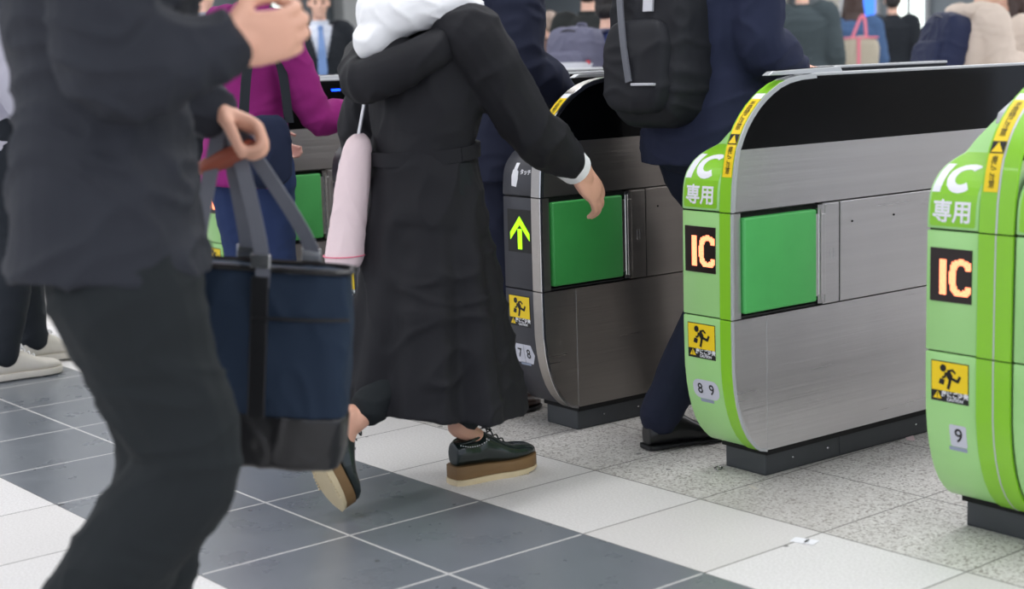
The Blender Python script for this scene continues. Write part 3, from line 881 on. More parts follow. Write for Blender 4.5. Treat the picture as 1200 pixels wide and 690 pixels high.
def shoe(root, heel, yaw=0, pitch=0, kind='leather', roll=0, k=1.0, mats=None):
    """heel: underside of the heel (local to the person). Foot points along +y before yaw; pitch>0 lifts the toe"""
    Mx = Matrix.Translation(V3(heel)) @ Matrix.Rotation(yaw, 4, 'Z') @ Matrix.Rotation(pitch, 4, 'X') @ Matrix.Rotation(roll, 4, 'Y') @ Matrix.Scale(k, 4)
    fn = lambda p: Mx @ p
    W = [(0.0, .022, 0), (.012, .031, 0), (.04, .034, 0), (.09, .033, .001), (.13, .036, .002), (.17, .044, .003), (.21, .046, .002), (.24, .040, 0), (.262, .026, -.002), (.272, .010, -.004)]
    def outline(extra, z0, z1, zf=None):
        a = [(w+extra+o, y) for y, w, o in W]; b_ = [(-(w+extra)+o, y) for y, w, o in W]
        pts = [(0, -extra)]+a+[(-.004, .276+extra)]+list(reversed(b_))
        n = len(pts)
        lo = [(x, y, z0+(zf(y) if zf else 0)) for x, y in pts]; hi = [(x, y, z1) if not callable(z1) else (x, y, z1(y)) for x, y in pts]
        b = MB(); b.loft([lo, hi]); return b
    if kind == 'platform':
        toe = lambda y: .004*max(0, (y-.15)/.12)**2*3
        top = lambda y: .052+(.0 if y < .09 else .002)-.012*max(0, min(1, (y-.05)/.1))+.008*max(0, (y-.18)/.1)
        z1 = .052
        up_, so_, mi = (LEATHG, SOLEC, PLATB)
        t = outline(.005, 0, .016, toe)
        for i in range(22):
            y = .02+i*.0092
            for sgn in (-1, 1):
                w = [w_ for yy, w_, oo in W if yy <= y][-1]+.0045
                t.box(sgn*w-.002, sgn*w+.002, y, y+.004, -.0005, .004)
        t.build('outsole', so_, root, smooth=True, fn=fn)
        outline(.003, .0165, lambda y: top(y), None).build('midsole', mi, root, bevel=.001, smooth=True, fn=fn)
        base = lambda y: top(y)
    else:
        so_ = mats[1] if mats else LEATHER
        up_ = mats[0] if mats else LEATHER
        base = lambda y: .012 if kind == 'leather' else .022
        if kind == 'leather':
            outline(.003, 0, .011, lambda y: (0.0 if y < .065 else .004)).build('sole', RUB, root, smooth=True, bevel=.001, fn=fn)
            MB().loft([[(x*.030*1, .003+y, z) for x, y in ((-1, 0), (1, 0), (1.1, .06), (-1.1, .06))] for z in (0.0, .012)]).build('heel_block', RUB, root, fn=fn)
        else:
            outline(.003, 0, .024).build('sole', so_, root, smooth=True, bevel=.003, fn=fn)
    # upper
    b = MB()
    hts = [(0.006, .068), (.025, .074), (.05, .070), (.075, .072), (.10, .090), (.13, .077), (.16, .058), (.19, .046), (.22, .040), (.245, .034), (.262, .024), (.270, .012)]
    rings = []
    for y, h in hts:
        w = 0; o = 0
        for (a, wa, oa), (c_, wc, oc) in zip(W[:-1], W[1:]):
            if a <= y <= c_: t = (y-a)/(c_-a); w = wa+(wc-wa)*t; o = oa+(oc-oa)*t
        z0 = base(y)-.004
        ring = []
        for j in range(16):
            th = math.pi*2*j/16
            x = math.cos(th); z = math.sin(th)
            ww = w*(1 if z < 0 else (1-.35*z**2 if y < .14 else 1-.12*z*z))
            ring.append((o+ww*math.copysign(abs(x)**.75, x), y, z0+(h*.5)*(1+math.copysign(abs(z)**.8, z))))
        rings.append(ring)
    b.loft(rings)
    u = remesh(b, 'upper', up_, root, .0042, 3, None)
    for v in u.data.vertices: v.co = fn(v.co)
    # collar and laces
    zc = base(.05)+.069
    ring = [(.0+.025*math.cos(t), .052+.040*math.sin(t), zc-.004+.006*math.sin(t)) for t in [k_*math.pi/8 for k_ in range(17)]]
    MB().limb(ring, [.0045]*17, n=8, sub=2, cap=False).build('collar', up_, root, smooth=True, fn=fn)
    if kind != 'leather' or True:
        lc = MB()
        lm = {'platform': LEATHG, 'leather': LEATHER}.get(kind, WHITEC)
        for i in range(4):
            y = .108+i*.018; z = base(y)+(.092, .081, .070, .058)[i]
            lc.limb([(-.016, y, z-.006), (0, y+.004, z+.001), (.016, y, z-.006)], [.0022]*3, n=6, sub=3)
        if kind != 'leather':
            zz = base(.1)+.091
            for sg in (-1, 1):
                lc.limb([(0, .104, zz), (.010*sg, .112, zz+.005), (.020*sg, .120, zz-.004), (.008*sg, .112, zz-.002)], [.0022]*4, n=6, sub=4)
            lc.build('lace', lm, root, smooth=True, fn=fn)
    if kind == 'platform':
        for i in range(13):
            t = math.pi*(.0+i/12*1.0)
            for sg in (1,):
                x = .0335*sg; y = .012+i*.0075; z = base(.05)+.060-.010*math.sin(math.pi*i/12)
                MB().ell((x-.0003, y, z), (.0016, .0016, .0016), n=8, m=6).build('stud', WHT, root, smooth=True, fn=fn)

def person(label, loc, rz, J, group='people passing the gates', skin=SKIN, hf=(0, 1, 0), hairm=HAIRB, hstyle='short', face=False, voxel=.009, hands=None):
    root = empty('person', (loc[0], loc[1], 0), rz, label, 'person', group)
    b = MB()
    torso(b, J)
    for sd in 'LR': arm(b, J, sd); leg(b, J, sd)
    s = J['s']
    for sd in 'LR':
        an = J['an'+sd]; fv = J.get('ft'+sd, V3((0, 1, 0)))
        fv = V3(fv).normalized()
        un = V3((1, 0, 0)).cross(fv).normalized()
        b.limb([an-fv*.02*s, an+fv*.055*s-un*.048*s, an+fv*.10*s-un*.066*s], [.034*s, .024*s, .016*s], n=12, sub=3)
    head(b, J, hf)
    hands = hands or {}
    for sd, sg in (('L', -1), ('R', 1)):
        h = hands.get(sd, {})
        d = h.get('d', (J['wr'+sd]-J['el'+sd]))
        hand(b, J['wr'+sd], d, h.get('pn', (-sg, .1, 0)), side=h.get('side', sg), curl=h.get('curl', .45), k=s*h.get('k', 1), spread=h.get('spread', 0))
    remesh(b, 'body', skin, root, voxel, 2)
    hair(J, hf, root, hairm, hstyle)
    if face: eyes(J, hf, root)
    return root

def trousers(root, J, m, off=.016, hemr=.068, t=.95, full=.012, voxel=.008, seed=1, amp=.004):
    b = MB(); s = J['s']
    torso_c = J['pel']
    hp = (J['hipR']-J['hipL']).normalized()
    b.ell(torso_c-V3((0, 0, .01*s)), (.168*s+off, .118*s+off, .13*s), None, n=22, e=.85)
    for sd in 'LR': leg(b, J, sd, off, hemr*s, t, full)
    return remesh(b, 'trousers', m, root, voxel, 3, wrinkle(amp, (7, 7, 16), seed))
def jacket(root, J, m, off=.022, hem=None, hemr=(.195, .145), name='jacket', cuff=.042, t=.95, voxel=.008, seed=2, amp=.005, cut=None, collar=True, sleeves='LR', aoff=None, sc=(9, 9, 16)):
    b = MB(); s = J['s']
    if hem is None: hem = J['pel']-V3((0, 0, .13*s))
    torso(b, J, off, hem, hemr)
    for sd in sleeves: arm(b, J, sd, aoff or off*.85, cuff, t)
    o = remesh(b, name, m, root, voxel, 4, wrinkle(amp, sc, seed), cut=cut, solid=.004 if cut else 0)
    if collar:
        nb = J['nb']; up = (J['hc']-nb).normalized()
        c = MB(); r = []
        for i, (h, rr) in enumerate(((-.035, .075), (0, .071), (.025, .068), (.028, .062), (0, .060), (-.03, .062))):
            r.append([nb+up*h*s+V3((math.cos(a)*rr*s, math.sin(a)*rr*s, 0)) for a in [k*math.pi/10 for k in range(20)]])
        c.loft(r); c.build('collar', m, root, smooth=True)
    return o
def backpack(name, label, loc, rz, tilt, size, m, straps=True, accents='plain', anchors=None, group='backpacks worn by people'):
    """origin at the bottom centre of the side that lies on the back; bag extends to -y"""
    w, d, h = size
    root = empty(name, loc, rz, label, 'backpack', group)
    Rx = Matrix.Rotation(tilt, 3, 'X')
    fn = lambda p: Rx @ p
    b = MB(); b.ell((0, -d*.5, h*.5), (w/2, d/2, h/2), n=28, e=.5, m=18)
    o = remesh(b, 'main_compartment', m, root, .008, 4, wrinkle(.006, (8, 8, 14), 4))
    for v in o.data.vertices: v.co = fn(v.co)
    b = MB(); b.ell((0, -d*.95, h*.33), (w*.40, d*.22, h*.26), n=24, e=.5, m=14)
    p = remesh(b, 'front_pocket', m, root, .007, 4, wrinkle(.005, (8, 8, 14), 5))
    for v in p.data.vertices: v.co = fn(v.co)
    z = MB()
    zp = [(w*.36*math.cos(a), -d*1.0+.01*math.sin(a)-.004*(1 if abs(math.cos(a)) < .5 else 0)+.02*abs(math.cos(a)), h*.60+h*.33*math.sin(a)) for a in [k*math.pi/10 for k in range(11)]]
    z.limb(zp, [.004]*11, n=6, sub=3)
    z.build('zip', WEB if accents != 'tape' else RUB, root, smooth=True, fn=fn)
    if accents == 'tape':
        MB().strap([(-w*.48, -d*.7, h*.30), (-w*.38, -d*1.12, h*.31), (0, -d*1.2, h*.31), (w*.38, -d*1.12, h*.31), (w*.48, -d*.7, h*.30)], h*.16, .006, (0, 0, 1)).build('reflective_band', REFL, root, fn=fn)
        for zz in (.2, .36): MB().box(w*.40, w*.46, -d*.98, -d*.90, h*zz, h*zz+.02).build('rear_light', mat('red_tag', (200, 30, 50), .4), root, bevel=.002, fn=fn)
    if accents == 'vertical':
        MB().strap([(-w*.30, -d*.85, h*.95), (-w*.24, -d*1.03, h*.78), (-w*.08, -d*1.17, h*.48), (w*.04, -d*1.20, h*.24)], .020, .006, (1, 0, 0)).build('webbing_strip', WEB, root, fn=fn)
        MB().box(w*.08, w*.20, -d*1.05, -d*.99, h*.62, h*.70).build('reflective_tag', REFL, root, bevel=.003, fn=fn)
        for zz in (.86, .90): MB().box(-w*.33, -w*.20, -d*1.02, -d*.90, h*zz, h*zz+.010).build('buckle', REFL, root, bevel=.002, fn=fn)
        MB().box(w*.06, w*.34, -d*1.20, -d*1.09, h*.22, h*.235).build('pocket_zip_highlight', REFL, root, bevel=.002, fn=fn)  # pale bar standing in for the highlight on the lower pocket
    for sg in (-1, 1):
        if anchors:
            top, mid, und = anchors
            MB().strap([fn(V3((sg*w*.22, -.02, h*.90))), V3((sg*top[0], top[1], top[2])), V3((sg*mid[0], mid[1], mid[2])), V3((sg*und[0], und[1], und[2])), fn(V3((sg*w*.42, -.03, h*.12)))], .055, .012, (1, 0, 0)).build('shoulder_strap', m, root, smooth=True)
    MB().limb([(-.03, -.03, h*.97), (-.025, -.035, h*1.05), (.025, -.035, h*1.05), (.03, -.03, h*.97)], [.008]*4, n=8, sub=4).build('grab_handle', m, root, smooth=True, fn=fn)
    return root
def shoes(root, J, kind='leather', mats=None, yawL=0, yawR=0, pL=0, pR=0):
    s = J['s']
    for sd, yw, pt in (('L', yawL, pL), ('R', yawR, pR)):
        Mx = Matrix.Rotation(yw, 3, 'Z') @ Matrix.Rotation(pt, 3, 'X')
        h = J['an'+sd]+Mx @ V3((0, -.052*s, -.092*s))
        shoe(root, h, yw, pt, kind, k=s, mats=mats)

# --- woman in the long black coat (walks up the passage)
X0, Y0 = .235, -.42
J = pose(1.52, pel=(0, 0, .80), waist=(0, -.01, .90), chest=(0, .02, 1.03), nb=(0, .075, 1.235), hc=(0, .15, 1.375),
         shL=(-.165, .04, 1.165), shR=(.165, .035, 1.165), elR=(.18, .20, .94), wrR=(.13, .40, .82),
         elL=(-.21, -.04, .93), wrL=(-.17, .12, .79), hipL=(-.07, .01, .79), hipR=(.07, -.01, .79),
         knL=(-.04, .17, .45), anL=(-.012, .105, .155), knR=(.05, .02, .42), anR=(.02, -.27, .235), ftR=(0, .35, -1))
p = person('person in a long black coat with a white hood and platform shoes', (X0, Y0), 0, J, skin=SKIN, hf=(.1, 1, -.25), hairm=HAIRD, hstyle='bob', voxel=.0045,
           hands={'R': dict(d=(0, .70, -.72), pn=(-.9, -.2, -.2), curl=.45, k=1.25)})
b = MB()
torso(b, J, .022, hem=(0, .0, .70), hemr=(.17, .145))
for sd in 'LR': arm(b, J, sd, .030, .052, .76)
rings = []
n = 72
for i in range(15):
    t = i/14
    z = .88-(.88-.225)*t
    cy = .005*t
    a = .142+.10*t; bb = .122+.095*t
    ring = []
    for j in range(n):
        th = 2*math.pi*j/n
        f = 1+(.065*math.sin(7*th+1.2*math.sin(2*th)+1.0)+.035*math.sin(13*th+t*2))*min(1, t*1.5)
        x = math.cos(th); y = math.sin(th)
        zz = z-.02*math.sin(2*th+.5)*t
        ring.append((.0+a*f*x, cy+bb*f*y+(.0 if y > 0 else -.02*t), zz))
    rings.append(ring)
rings.reverse()
b.loft(rings)
remesh(b, 'coat', COAT, p, .007, 3, wrinkle(.009, (9, 9, 9), 11))
# belt tie, coat hood, white hood, cuff
ring = [(.150*math.cos(a), -.0+.130*math.sin(a), .885+.01*math.sin(a)) for a in [k*math.pi/12 for k in range(25)]]
MB().strap(ring, .035, .012, (0, 0, 1), sub=2).build('coat_belt', COAT, p, smooth=True)
b = MB()
b.limb([(-.12, .02, 1.17), (-.13, -.08, 1.13), (0, -.165, 1.07), (.13, -.08, 1.13), (.12, .03, 1.17)], [.04, .05, .058, .05, .04], n=16)
b.ell((0, -.09, 1.11), (.12, .06, .08))
remesh(b, 'coat_hood', COAT, p, .007, 5, wrinkle(.006, (10, 10, 14), 12))
b = MB()
b.limb([(-.06, .14, 1.20), (-.115, .06, 1.235), (-.10, -.04, 1.25), (0, -.10, 1.225), (.10, -.04, 1.25), (.115, .06, 1.235), (.06, .14, 1.20)], [.03, .044, .056, .066, .056, .044, .03], n=16)
b.limb([(-.08, .0, 1.28), (0, -.055, 1.30), (.08, .0, 1.28)], [.045, .055, .045], n=14)
b.limb([(-.03, -.11, 1.20), (0, -.15, 1.16), (.03, -.11, 1.20)], [.04, .045, .04], n=14)
remesh(b, 'white_hood', WHITEC, p, .006, 5, wrinkle(.006, (12, 12, 16), 13))
e, w = J['elR'], J['wrR']
MB().limb([e.lerp(w, .66), e.lerp(w, .82), e.lerp(w, 1.0)], [.046, .048, .045], n=18, sub=3, cap=False).build('white_cuff', WHITEC, p, smooth=True)
b = MB()
leg(b, J, 'L', .012, .050, .90, .004); leg(b, J, 'R', .012, .050, .82, .004)
remesh(b, 'cropped_trousers', TBLACK, p, .006, 3, wrinkle(.003, (9, 9, 18), 14))
shoe(p, (-.018, .062, 0), yaw=R(-5), pitch=0, kind='platform', k=.985)
# trailing foot, up on its toe
pt = R(-68)
Mx = Matrix.Rotation(R(-3), 3, 'Z') @ Matrix.Rotation(pt, 3, 'X')
toe = V3((.008, -.318, .012))
heel = toe - Mx @ V3((0, .272, 0))*.985
shoe(p, heel, yaw=R(-3), pitch=pt, kind='platform', k=.985)
# pouch hanging from her far hand side
pr_ = empty('umbrella_pouch', (.16, -.632, .605), 0, 'pale pink drawstring pouch hanging on a strap behind the long black coat', 'pouch')
b = MB(); rr = []
for z, r in ((0, .030), (.008, .046), (.03, .052), (.10, .048), (.20, .045), (.26, .041), (.30, .037), (.322, .029), (.335, .014)):
    rr.append([(r*.95*math.cos(k*math.pi/12), r*math.sin(k*math.pi/12)+z*.20, z) for k in range(24)])
b.loft(rr)
remesh(b, 'pouch_body', PINKC, pr_, .005, 2, wrinkle(.002, (20, 20, 8), 5))
ring = [(.051*math.cos(k*math.pi/12), .053*math.sin(k*math.pi/12)+.006, .034) for k in range(25)]
MB().limb(ring, [.0018]*25, n=6, sub=1, cap=False).build('hem_seam', PINKS, pr_)
MB().strap([(0, .064, .325), (0, .082, .39), (.0, .098, .44), (.02, .12, .50)], .010, .003, (1, 0, 0)).build('wrist_strap', REFL, pr_)

# --- man in black jacket, left foreground
J = pose(1.74, lean=.06, pel=(0, 0, .90), elR=(.20, .04, 1.125), wrR=(.16, .20, 1.155), shR=(.17, .03, 1.40), elL=(-.30, .01, 1.15), wrL=(-.322, .165, 1.045),
         hipR=(.08, .0, .88), knR=(.08, .105, .50), anR=(.08, -.13, .17), hipL=(-.08, 0, .88), knL=(-.08, .07, .49), anL=(-.08, -.03, .095), ftR=(0, 1, -.7))
PX, PY = 1.09, -1.685
p = person('person in black jacket and dark trousers walking in the left foreground, one fist raised', (PX, PY), R(-30), J, hf=(0, 1, -.45), hairm=HAIRB, voxel=.0045,
           hands={'R': dict(d=(-.05, .9, .1), pn=(-.9, .0, .3), curl=.95, k=1.05), 'L': dict(d=(.1, .9, -.4), pn=(.25, -.2, -.95), curl=1.15)})
jacket(p, J, JBLACK, .033, hem=(0, 0, .80), hemr=(.205, .165), cuff=.056, t=.93, voxel=.007, seed=21, amp=.010, aoff=.036)
trousers(p, J, TBLACK, .006, .085, .97, .028, .007, 22, .006)
shoes(p, J, 'leather', pR=R(-40))

# --- tote bag carried by the man
tr = empty('tote_bag', (.936, -1.332, .387), R(47), 'dark navy tote bag with black leather base and grey webbing straps', 'tote bag')
tr.rotation_euler = (0, R(5), R(47))
# local x runs along the bag's width, y its depth
w, d, h = .30, .12, .37
def tote_fn(p, n=None):
    return p
b = MB(); rr = []
for z, a, c_ in ((.10, .150, .058), (.18, .152, .060), (.27, .152, .058), (.34, .150, .050), (.37, .148, .044)):
    rr.append([(a*math.copysign(abs(math.cos(t))**.42, math.cos(t)), c_*math.copysign(abs(math.sin(t))**.5, math.sin(t)), z) for t in [k*math.pi/20 for k in range(40)]])
b.loft(rr); remesh(b, 'canvas_body', TOTEC, tr, .006, 3, wrinkle(.004, (14, 14, 8), 31))
b = MB(); rr = []
for z, a, c_ in ((0.0, .135, .045), (.006, .142, .052), (.05, .150, .058), (.105, .153, .061)):
    rr.append([(a*math.copysign(abs(math.cos(t))**.42, math.cos(t)), c_*math.copysign(abs(math.sin(t))**.5, math.sin(t)), z) for t in [k*math.pi/20 for k in range(40)]])
b.loft(rr); remesh(b, 'leather_base', LEATHER, tr, .006, 3, wrinkle(.003, (14, 14, 10), 32))
ring = [(.150*math.copysign(abs(math.cos(t))**.42, math.cos(t)), .046*math.copysign(abs(math.sin(t))**.5, math.sin(t)), .372) for t in [k*math.pi/20 for k in range(41)]]
MB().limb(ring, [.006]*41, n=6, sub=1, cap=False).build('leather_rim', LEATHER, tr, smooth=True)
ring = [(.006+.148*x, -.064, .285+.006*x*x) for x in [k/6 for k in range(-1, 7)]]
MB().limb(ring, [.0035]*8, n=6, sub=2).build('pocket_edge', LEATHER, tr, smooth=True)
TOPH = (-.13, -.02, .65)
for i, sg in enumerate((-1, 1)):
    xa, xb = (-.125, -.008) if sg < 0 else (-.06, .062)
    MB().strap([(xa, sg*.058, .30), (xa, sg*.054, .40), (xa*.3-.07, sg*.012, .58), (-.098, sg*.004, .632)], .026, .005, (1, 0, 0)).build('strap', WEB, tr)
    MB().strap([(xb, sg*.058, .30), (xb, sg*.054, .40), (xb*.3-.06, sg*.014, .57), (-.092, sg*.004, .632)], .026, .005, (1, 0, 0)).build('strap', WEB, tr)
    for xx in (xa, xb):
        MB().box(xx-.018, xx+.018, sg*.058-.006, sg*.058+.006, .375, .40).build('buckle', CHROME, tr, bevel=.002)
        MB().box(xx-.016, xx+.016, sg*.060-.004, sg*.060+.004, .10, .36).build('leather_tab', LEATHER, tr, bevel=.002)
MB().limb([(-.125, -.01, .545), (-.085, -.01, .565), (-.045, -.01, .585)], [.016, .018, .016], n=12, sub=4).build('handle_wrap', BROWNL, tr, smooth=True)

# --- man in navy suit with black backpack, passage 8
J = pose(1.70, lean=.0, pel=(0, -.01, .90), shR=(.17, .0, 1.355), shL=(-.17, .0, 1.355), elR=(.20, .0, 1.13), wrR=(.165, .20, 1.055), elL=(-.22, .05, 1.10), wrL=(-.2, .22, .98),
         hipR=(.08, 0, .87), hipL=(-.08, 0, .87), knR=(.06, .02, .47), anR=(.0, -.205, .095), knL=(-.07, .22, .50), anL=(-.07, .26, .10))
NX, NY = .345, .50
p = person('person in a navy suit wearing the large black backpack', (NX, NY), 0, J, hairm=HAIRB, voxel=.008,
           hands={'R': dict(d=(0, 1, -.1), pn=(0, 0, -1), curl=.3)})
jacket(p, J, NAVY, .034, hem=(0, 0, .80), hemr=(.205, .155), cuff=.050, seed=41, amp=.006, aoff=.034)
trousers(p, J, NAVYD, .014, .060, 1.0, .008, .007, 42, .003)
shoes(p, J, 'leather', yawR=R(-15))
backpack('backpack', 'large black backpack with grey webbing on the back of the navy suit', (NX-.02, NY-.085, .90), R(2), R(-5), (.29, .19, .50), BPACK, accents='vertical',
         anchors=((.11, .10, .50), (.13, .20, .36), (.15, .10, .18)))

# --- man in dark navy behind the woman, passage 7
J = pose(1.72, lean=.04, elR=(.21, .0, 1.09), wrR=(.21, .20, .97), elL=(-.22, .03, 1.10), knR=(.09, .02, .49), anR=(.09, -.09, .095), knL=(-.08, .2, .51), anL=(-.08, .25, .12))
p = person('person in a dark navy suit half hidden behind the long black coat', (-.40, .27), 0, J, hairm=HAIRB, voxel=.009, hands={'R': dict(d=(0, 1, -.1), pn=(0, 0, -1), curl=.3)})
jacket(p, J, NAVYD, .034, hem=(0, 0, .74), hemr=(.215, .165), cuff=.050, seed=51, amp=.006, aoff=.036)
trousers(p, J, NAVYD, .018, .085, .97, .02, .008, 52, .004)
shoes(p, J, 'leather', mats=(mat('dark_brown_leather', (62, 42, 36), .3), RUB))

# --- person in purple, passage 6
J = pose(1.56, lean=.12, elR=(.19, .17, .93), wrR=(.17, .37, .935), shR=(.16, .04, 1.22), elL=(-.2, .0, .98), wrL=(-.12, .15, .86))
p = person('person in a purple sweater and blue jeans reaching right towards a gate', (-1.30, -.045), R(3), J, hairm=HAIRB, hstyle='bob', voxel=.008, skin=SKIN2)
jacket(p, J, PURPLE, .022, hem=(0, -.01, .70), hemr=(.18, .145), name='sweater', cuff=.038, t=.98, seed=61, amp=.006, aoff=.022)
trousers(p, J, JEANS, .016, .075, .96, .014, .008, 62, .004)
shoes(p, J, 'canvas', mats=(CANVAS, WHT))
sb = empty('shoulder_bag', (-1.065, -.11, .70), R(10), 'dark blue shoulder bag at the side of the person in purple', 'bag')
b = MB(); b.ell((0, 0, .13), (.04, .10, .12), n=22, e=.55); remesh(b, 'bag_body', cloth('dark_blue_bag_cloth', (34, 42, 66)), sb, .007, 4, wrinkle(.005, (10, 10, 10), 63))
MB().strap([(.01, -.10, .22), (-.03, -.03, .42), (-.06, .05, .535), (-.02, .10, .42), (.01, .10, .22)], .035, .006, (0, 1, .3)).build('shoulder_strap', SUITK, sb)

# --- far left walker (sneakers)
J = pose(1.66, knR=(.11, .02, .49), anR=(.11, -.06, .095), knL=(-.11, .12, .49), anL=(-.12, .15, .10), elR=(.22, .0, 1.08), wrR=(.23, .12, .86))
p = person('person at the left edge in pale grey shirt, dark trousers and cream sneakers', (-2.18, -.60), 0, J, hairm=HAIRB, voxel=.009)
jacket(p, J, GREYC, .024, hem=(0, 0, .84), hemr=(.19, .15), name='shirt', seed=71)
trousers(p, J, SUITK, .012, .055, 1.0, .006, .008, 72)
shoes(p, J, 'canvas', mats=(CANVAS, CANVAS))

# --- crowd beyond the gates
def depth_at(u, v, t):
    return cam.matrix_world.translation+(rt*((u-600)/1810)+dn*((v-345)/1810)+fw)*t
def bystander(label, x, y, face_deg, H, top, bottom, hairm=HAIRB, hstyle='short', face=False, skin=SKIN2, tie=False, lean=0.0, off=.03, seed=80, J=None, name='jacket'):
    """face_deg: heading measured clockwise from +y"""
    J = J or pose(H, lean)
    p = person(label, (x, y), R(-face_deg), J, hairm=hairm, hstyle=hstyle, face=face, voxel=.009 if face else .010, skin=skin, hf=(0, 1, -.05 if not lean else -.5))
    s = J['s']
    if tie:
        zc = J['nb'].z
        jacket(p, J, SHIRT, .012, name='shirt', seed=seed, amp=.001, voxel=.008)
        jacket(p, J, top, off, seed=seed+1, voxel=.009, collar=False,
               cut=lambda c: c.y > .02 and abs(c.x) < max(0, (c.z-1.02*s)*.24) and c.z > 1.02*s)
        b = MB()
        sh = J['chest'].y+.118*s+.014
        b.loft([[(-.020, sh+.004, 1.02*s), (.020, sh+.004, 1.02*s), (.020, sh+.012, 1.02*s), (-.020, sh+.012, 1.02*s)],
                [(-.034, sh+.012, 1.08*s), (.034, sh+.012, 1.08*s), (.034, sh+.02, 1.08*s), (-.034, sh+.02, 1.08*s)],
                [(-.026, sh+.014, 1.24*s), (.026, sh+.014, 1.24*s), (.026, sh+.022, 1.24*s), (-.026, sh+.022, 1.24*s)],
                [(-.016, sh-.030, 1.38*s), (.016, sh-.030, 1.38*s), (.016, sh-.018, 1.38*s), (-.016, sh-.018, 1.38*s)]])
        b.build('tie', TIE, p, bevel=.002)
        MB().ell((0, sh-.030, 1.39*s), (.022, .016, .020), n=12, e=.8).build('tie_knot', TIE, p, smooth=True)
    else:
        jacket(p, J, top, off, seed=seed, voxel=.009, name=name)
    trousers(p, J, bottom, .014, .075, .96, .012, .010, seed+2)
    shoes(p, J)
    return p, J
q = depth_at(376, 60, 11)
bystander('person in dark suit, white shirt and light blue tie, facing the camera', q.x, q.y, 120, 1.64, SUITK, SUITK, face=True, tie=True)
q = depth_at(940, 40, 11.3)
bystander('person in a dark grey-green jacket seen from behind, beyond the gates', q.x, q.y, -38, 1.66, SUITG, SUITG, seed=83, off=.05)
q = depth_at(1000, 40, 12.6)
Jw = pose(1.56); pw, _ = bystander('person with long brown hair and a blue denim jacket seen from behind', q.x, q.y, -42, 1.56, DENIM, SUITK, HAIRD, 'long', seed=86, J=Jw, off=.035)
q = depth_at(1046, 40, 14)
bystander('person in dark jacket seen from behind, between denim jacket and navy backpack', q.x, q.y, -36, 1.60, SUITK, SUITK, seed=89)
q = depth_at(645, 40, 13)
bystander('person with greying hair and a brown top, far off above the charcoal gates', q.x, q.y, -60, 1.46, cloth('brown_cloth', (96, 78, 74)), SUITK, HAIRG, seed=92)
q = depth_at(690, 40, 10)
bystander('person in a black suit seen from behind, above the dark gates', q.x, q.y, -40, 1.62, mat('black_suit_cloth', (26, 30, 30), .8), SUITK, seed=95)
q = depth_at(712, 40, 8.4)
Jb = pose(1.46)
bystander('person in a blue jacket wearing a grey backpack with a silver band', q.x, q.y, -8, 1.46, cloth('blue_cloth', (62, 72, 120)), SUITK, seed=98, J=Jb)
bk = Matrix.Rotation(R(8), 3, 'Z') @ V3((-.06, -.135, 0))
backpack('backpack', 'grey backpack with a silver reflective band and red tag, above the dark gates', (q.x+bk.x, q.y+bk.y, .93), R(8), R(-4), (.34, .16, .32), BGREY, accents='tape', anchors=((.09, .10, .30), (.12, .22, .2), (.15, .12, .06)))
q = depth_at(1128, 40, 8.2)
Jg = pose(1.50, lean=.22, elR=(.2, .12, .98), wrR=(.12, .32, .98), elL=(-.2, .12, .98), wrL=(-.1, .33, .98))
pb_, _ = bystander('person in a beige hooded jacket leaning forward, wearing a navy backpack', q.x, q.y, 24, 1.50, BEIGE, SUITK, HAIRB, seed=101, J=Jg, off=.055)
b = MB()
b.limb([(-.10, .14, 1.27), (-.10, .03, 1.27), (0, -.04, 1.24), (.10, .03, 1.27), (.10, .14, 1.27)], [.035, .05, .065, .05, .035], n=14)
b.limb([(-.05, .0, 1.24), (0, -.07, 1.17), (.05, .0, 1.24)], [.05, .06, .05], n=14)
remesh(b, 'hood', BEIGE, pb_, .007, 5, wrinkle(.005, (10, 10, 14), 102))
mm = Matrix.Rotation(R(-24), 3, 'Z')
bk = mm @ V3((0, -.10, 0))
backpack('backpack', 'navy backpack on the person in the beige hooded jacket', (q.x+bk.x, q.y+bk.y, .85), R(-24), R(-16), (.32, .17, .40), BNAVY, accents='plain', anchors=((.09, .16, .42), (.12, .30, .26), (.15, .16, .1)))
q = depth_at(1192, 40, 9.2)
Jf = pose(1.47, elL=(-.18, .14, .98), wrL=(-.05, .26, 1.05), elR=(.2, .1, .98), wrR=(.08, .26, 1.0))
bystander('person with long brown hair and pale clothes at the right edge', q.x, q.y, -128, 1.47, BEIGE, WHITEC, HAIRD, 'long', face=True, seed=104, J=Jf)
q = depth_at(234, 40, 9)
bystander('person in a pale grey top standing behind the person in purple', q.x, q.y, -20, 1.66, GREYC, SUITK, seed=107)
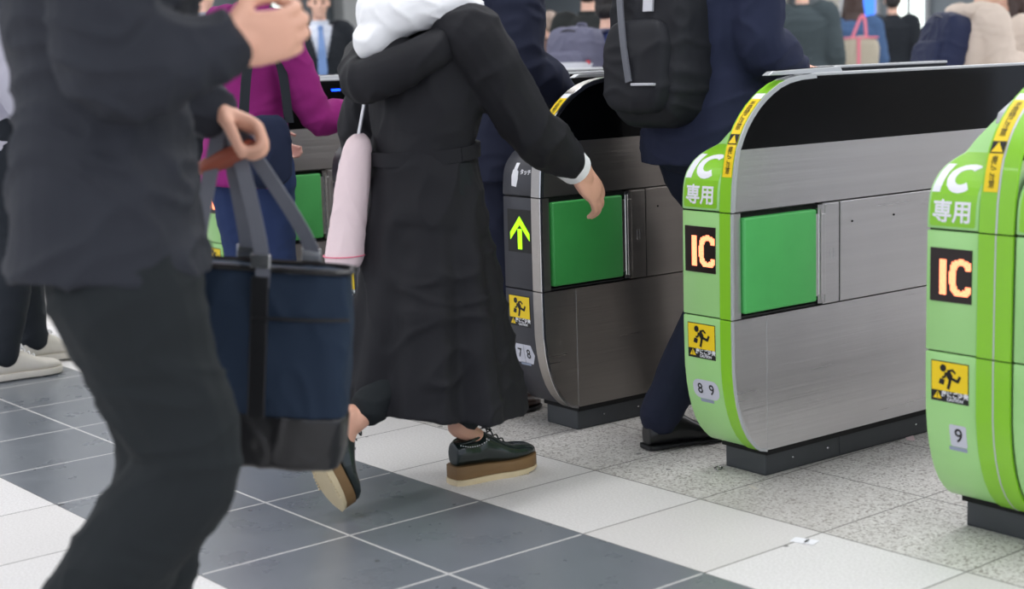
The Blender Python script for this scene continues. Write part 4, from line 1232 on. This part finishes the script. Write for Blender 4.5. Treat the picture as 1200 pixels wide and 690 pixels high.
# pale tote with pink straps on the denim woman's shoulder
q = depth_at(1006, 64, 12.1)
tb = empty('tote_bag', (q.x, q.y, .88), R(40), 'pale khaki tote bag with pink straps beside the denim jacket', 'tote bag')
b = MB(); b.ell((0, 0, .14), (.16, .05, .15), n=22, e=.5); remesh(b, 'bag_body', TOTEP, tb, .008, 3, wrinkle(.005, (10, 10, 8), 110))
MB().box(-.012, .012, -.058, -.048, .0, .28).build('centre_stripe', PINKS, tb, bevel=.002)
MB().box(-.15, .15, -.046, .046, .272, .286).build('top_binding', PINKS, tb, bevel=.003)
for sg in (-1, 1): MB().strap([(-.05, sg*.03, .27), (.0, sg*.02, .40), (.03, sg*.01, .45), (.05, sg*.02, .40), (.06, sg*.03, .27)], .022, .005, (1, 0, 0)).build('strap', PINKS, tb)

# ------------------------------------------------------------------ litter on the floor
def litter(name, label, x, y, rz, pts, m, mark=None):
    o = empty(name, (x, y, .0), rz, label, 'litter')
    bm = shape_bm([pts]); me = bpy.data.meshes.new('sheet')
    for v in bm.verts: v.co.z = .0012+.002*noise.noise(v.co*40+V3((x, y, 0)))
    bm.to_mesh(me); bm.free()
    s_ = link('sheet', me, m, o); md = s_.modifiers.new('s', 'SOLIDIFY'); md.thickness = .0006
    if mark:
        bm = shape_bm([mark])
        for v in bm.verts: v.co.z = .0036
        me = bpy.data.meshes.new('mark'); bm.to_mesh(me); bm.free(); link('printed_mark', me, RUB, o)
litter('paper_slip', 'small white printed paper slip on the pale tile near gate 9', 1.182, -.080, R(15), rect(-.030, .030, -.018, .018), WHT, rect(.004, .009, -.013, .010))
litter('paper_scrap', 'crumpled pinkish paper scrap beside the plinth of the gate numbered 8 9', .79, .86, R(40), rect(-.012, .012, -.03, .03, .006), PINKC)
litter('paper_scrap', 'tiny cream paper scrap on the granite in front of the gate numbered 8 9', .805, .17, R(70), rect(-.006, .006, -.018, .018), CANVAS)
rp = MB().limb([(.010*math.cos(a), .015*math.sin(a), .003) for a in [k*math.pi/8 for k in range(17)]], [.0018]*17, n=6, sub=1, cap=False).build('metal_ring', CHROME, None, smooth=True)
rp.location = (.62, .240, 0); rp.rotation_euler = (0, 0, .5)
tag(rp, 'small metal ring lying against the front of the gate 8 9 plinth', 'ring')
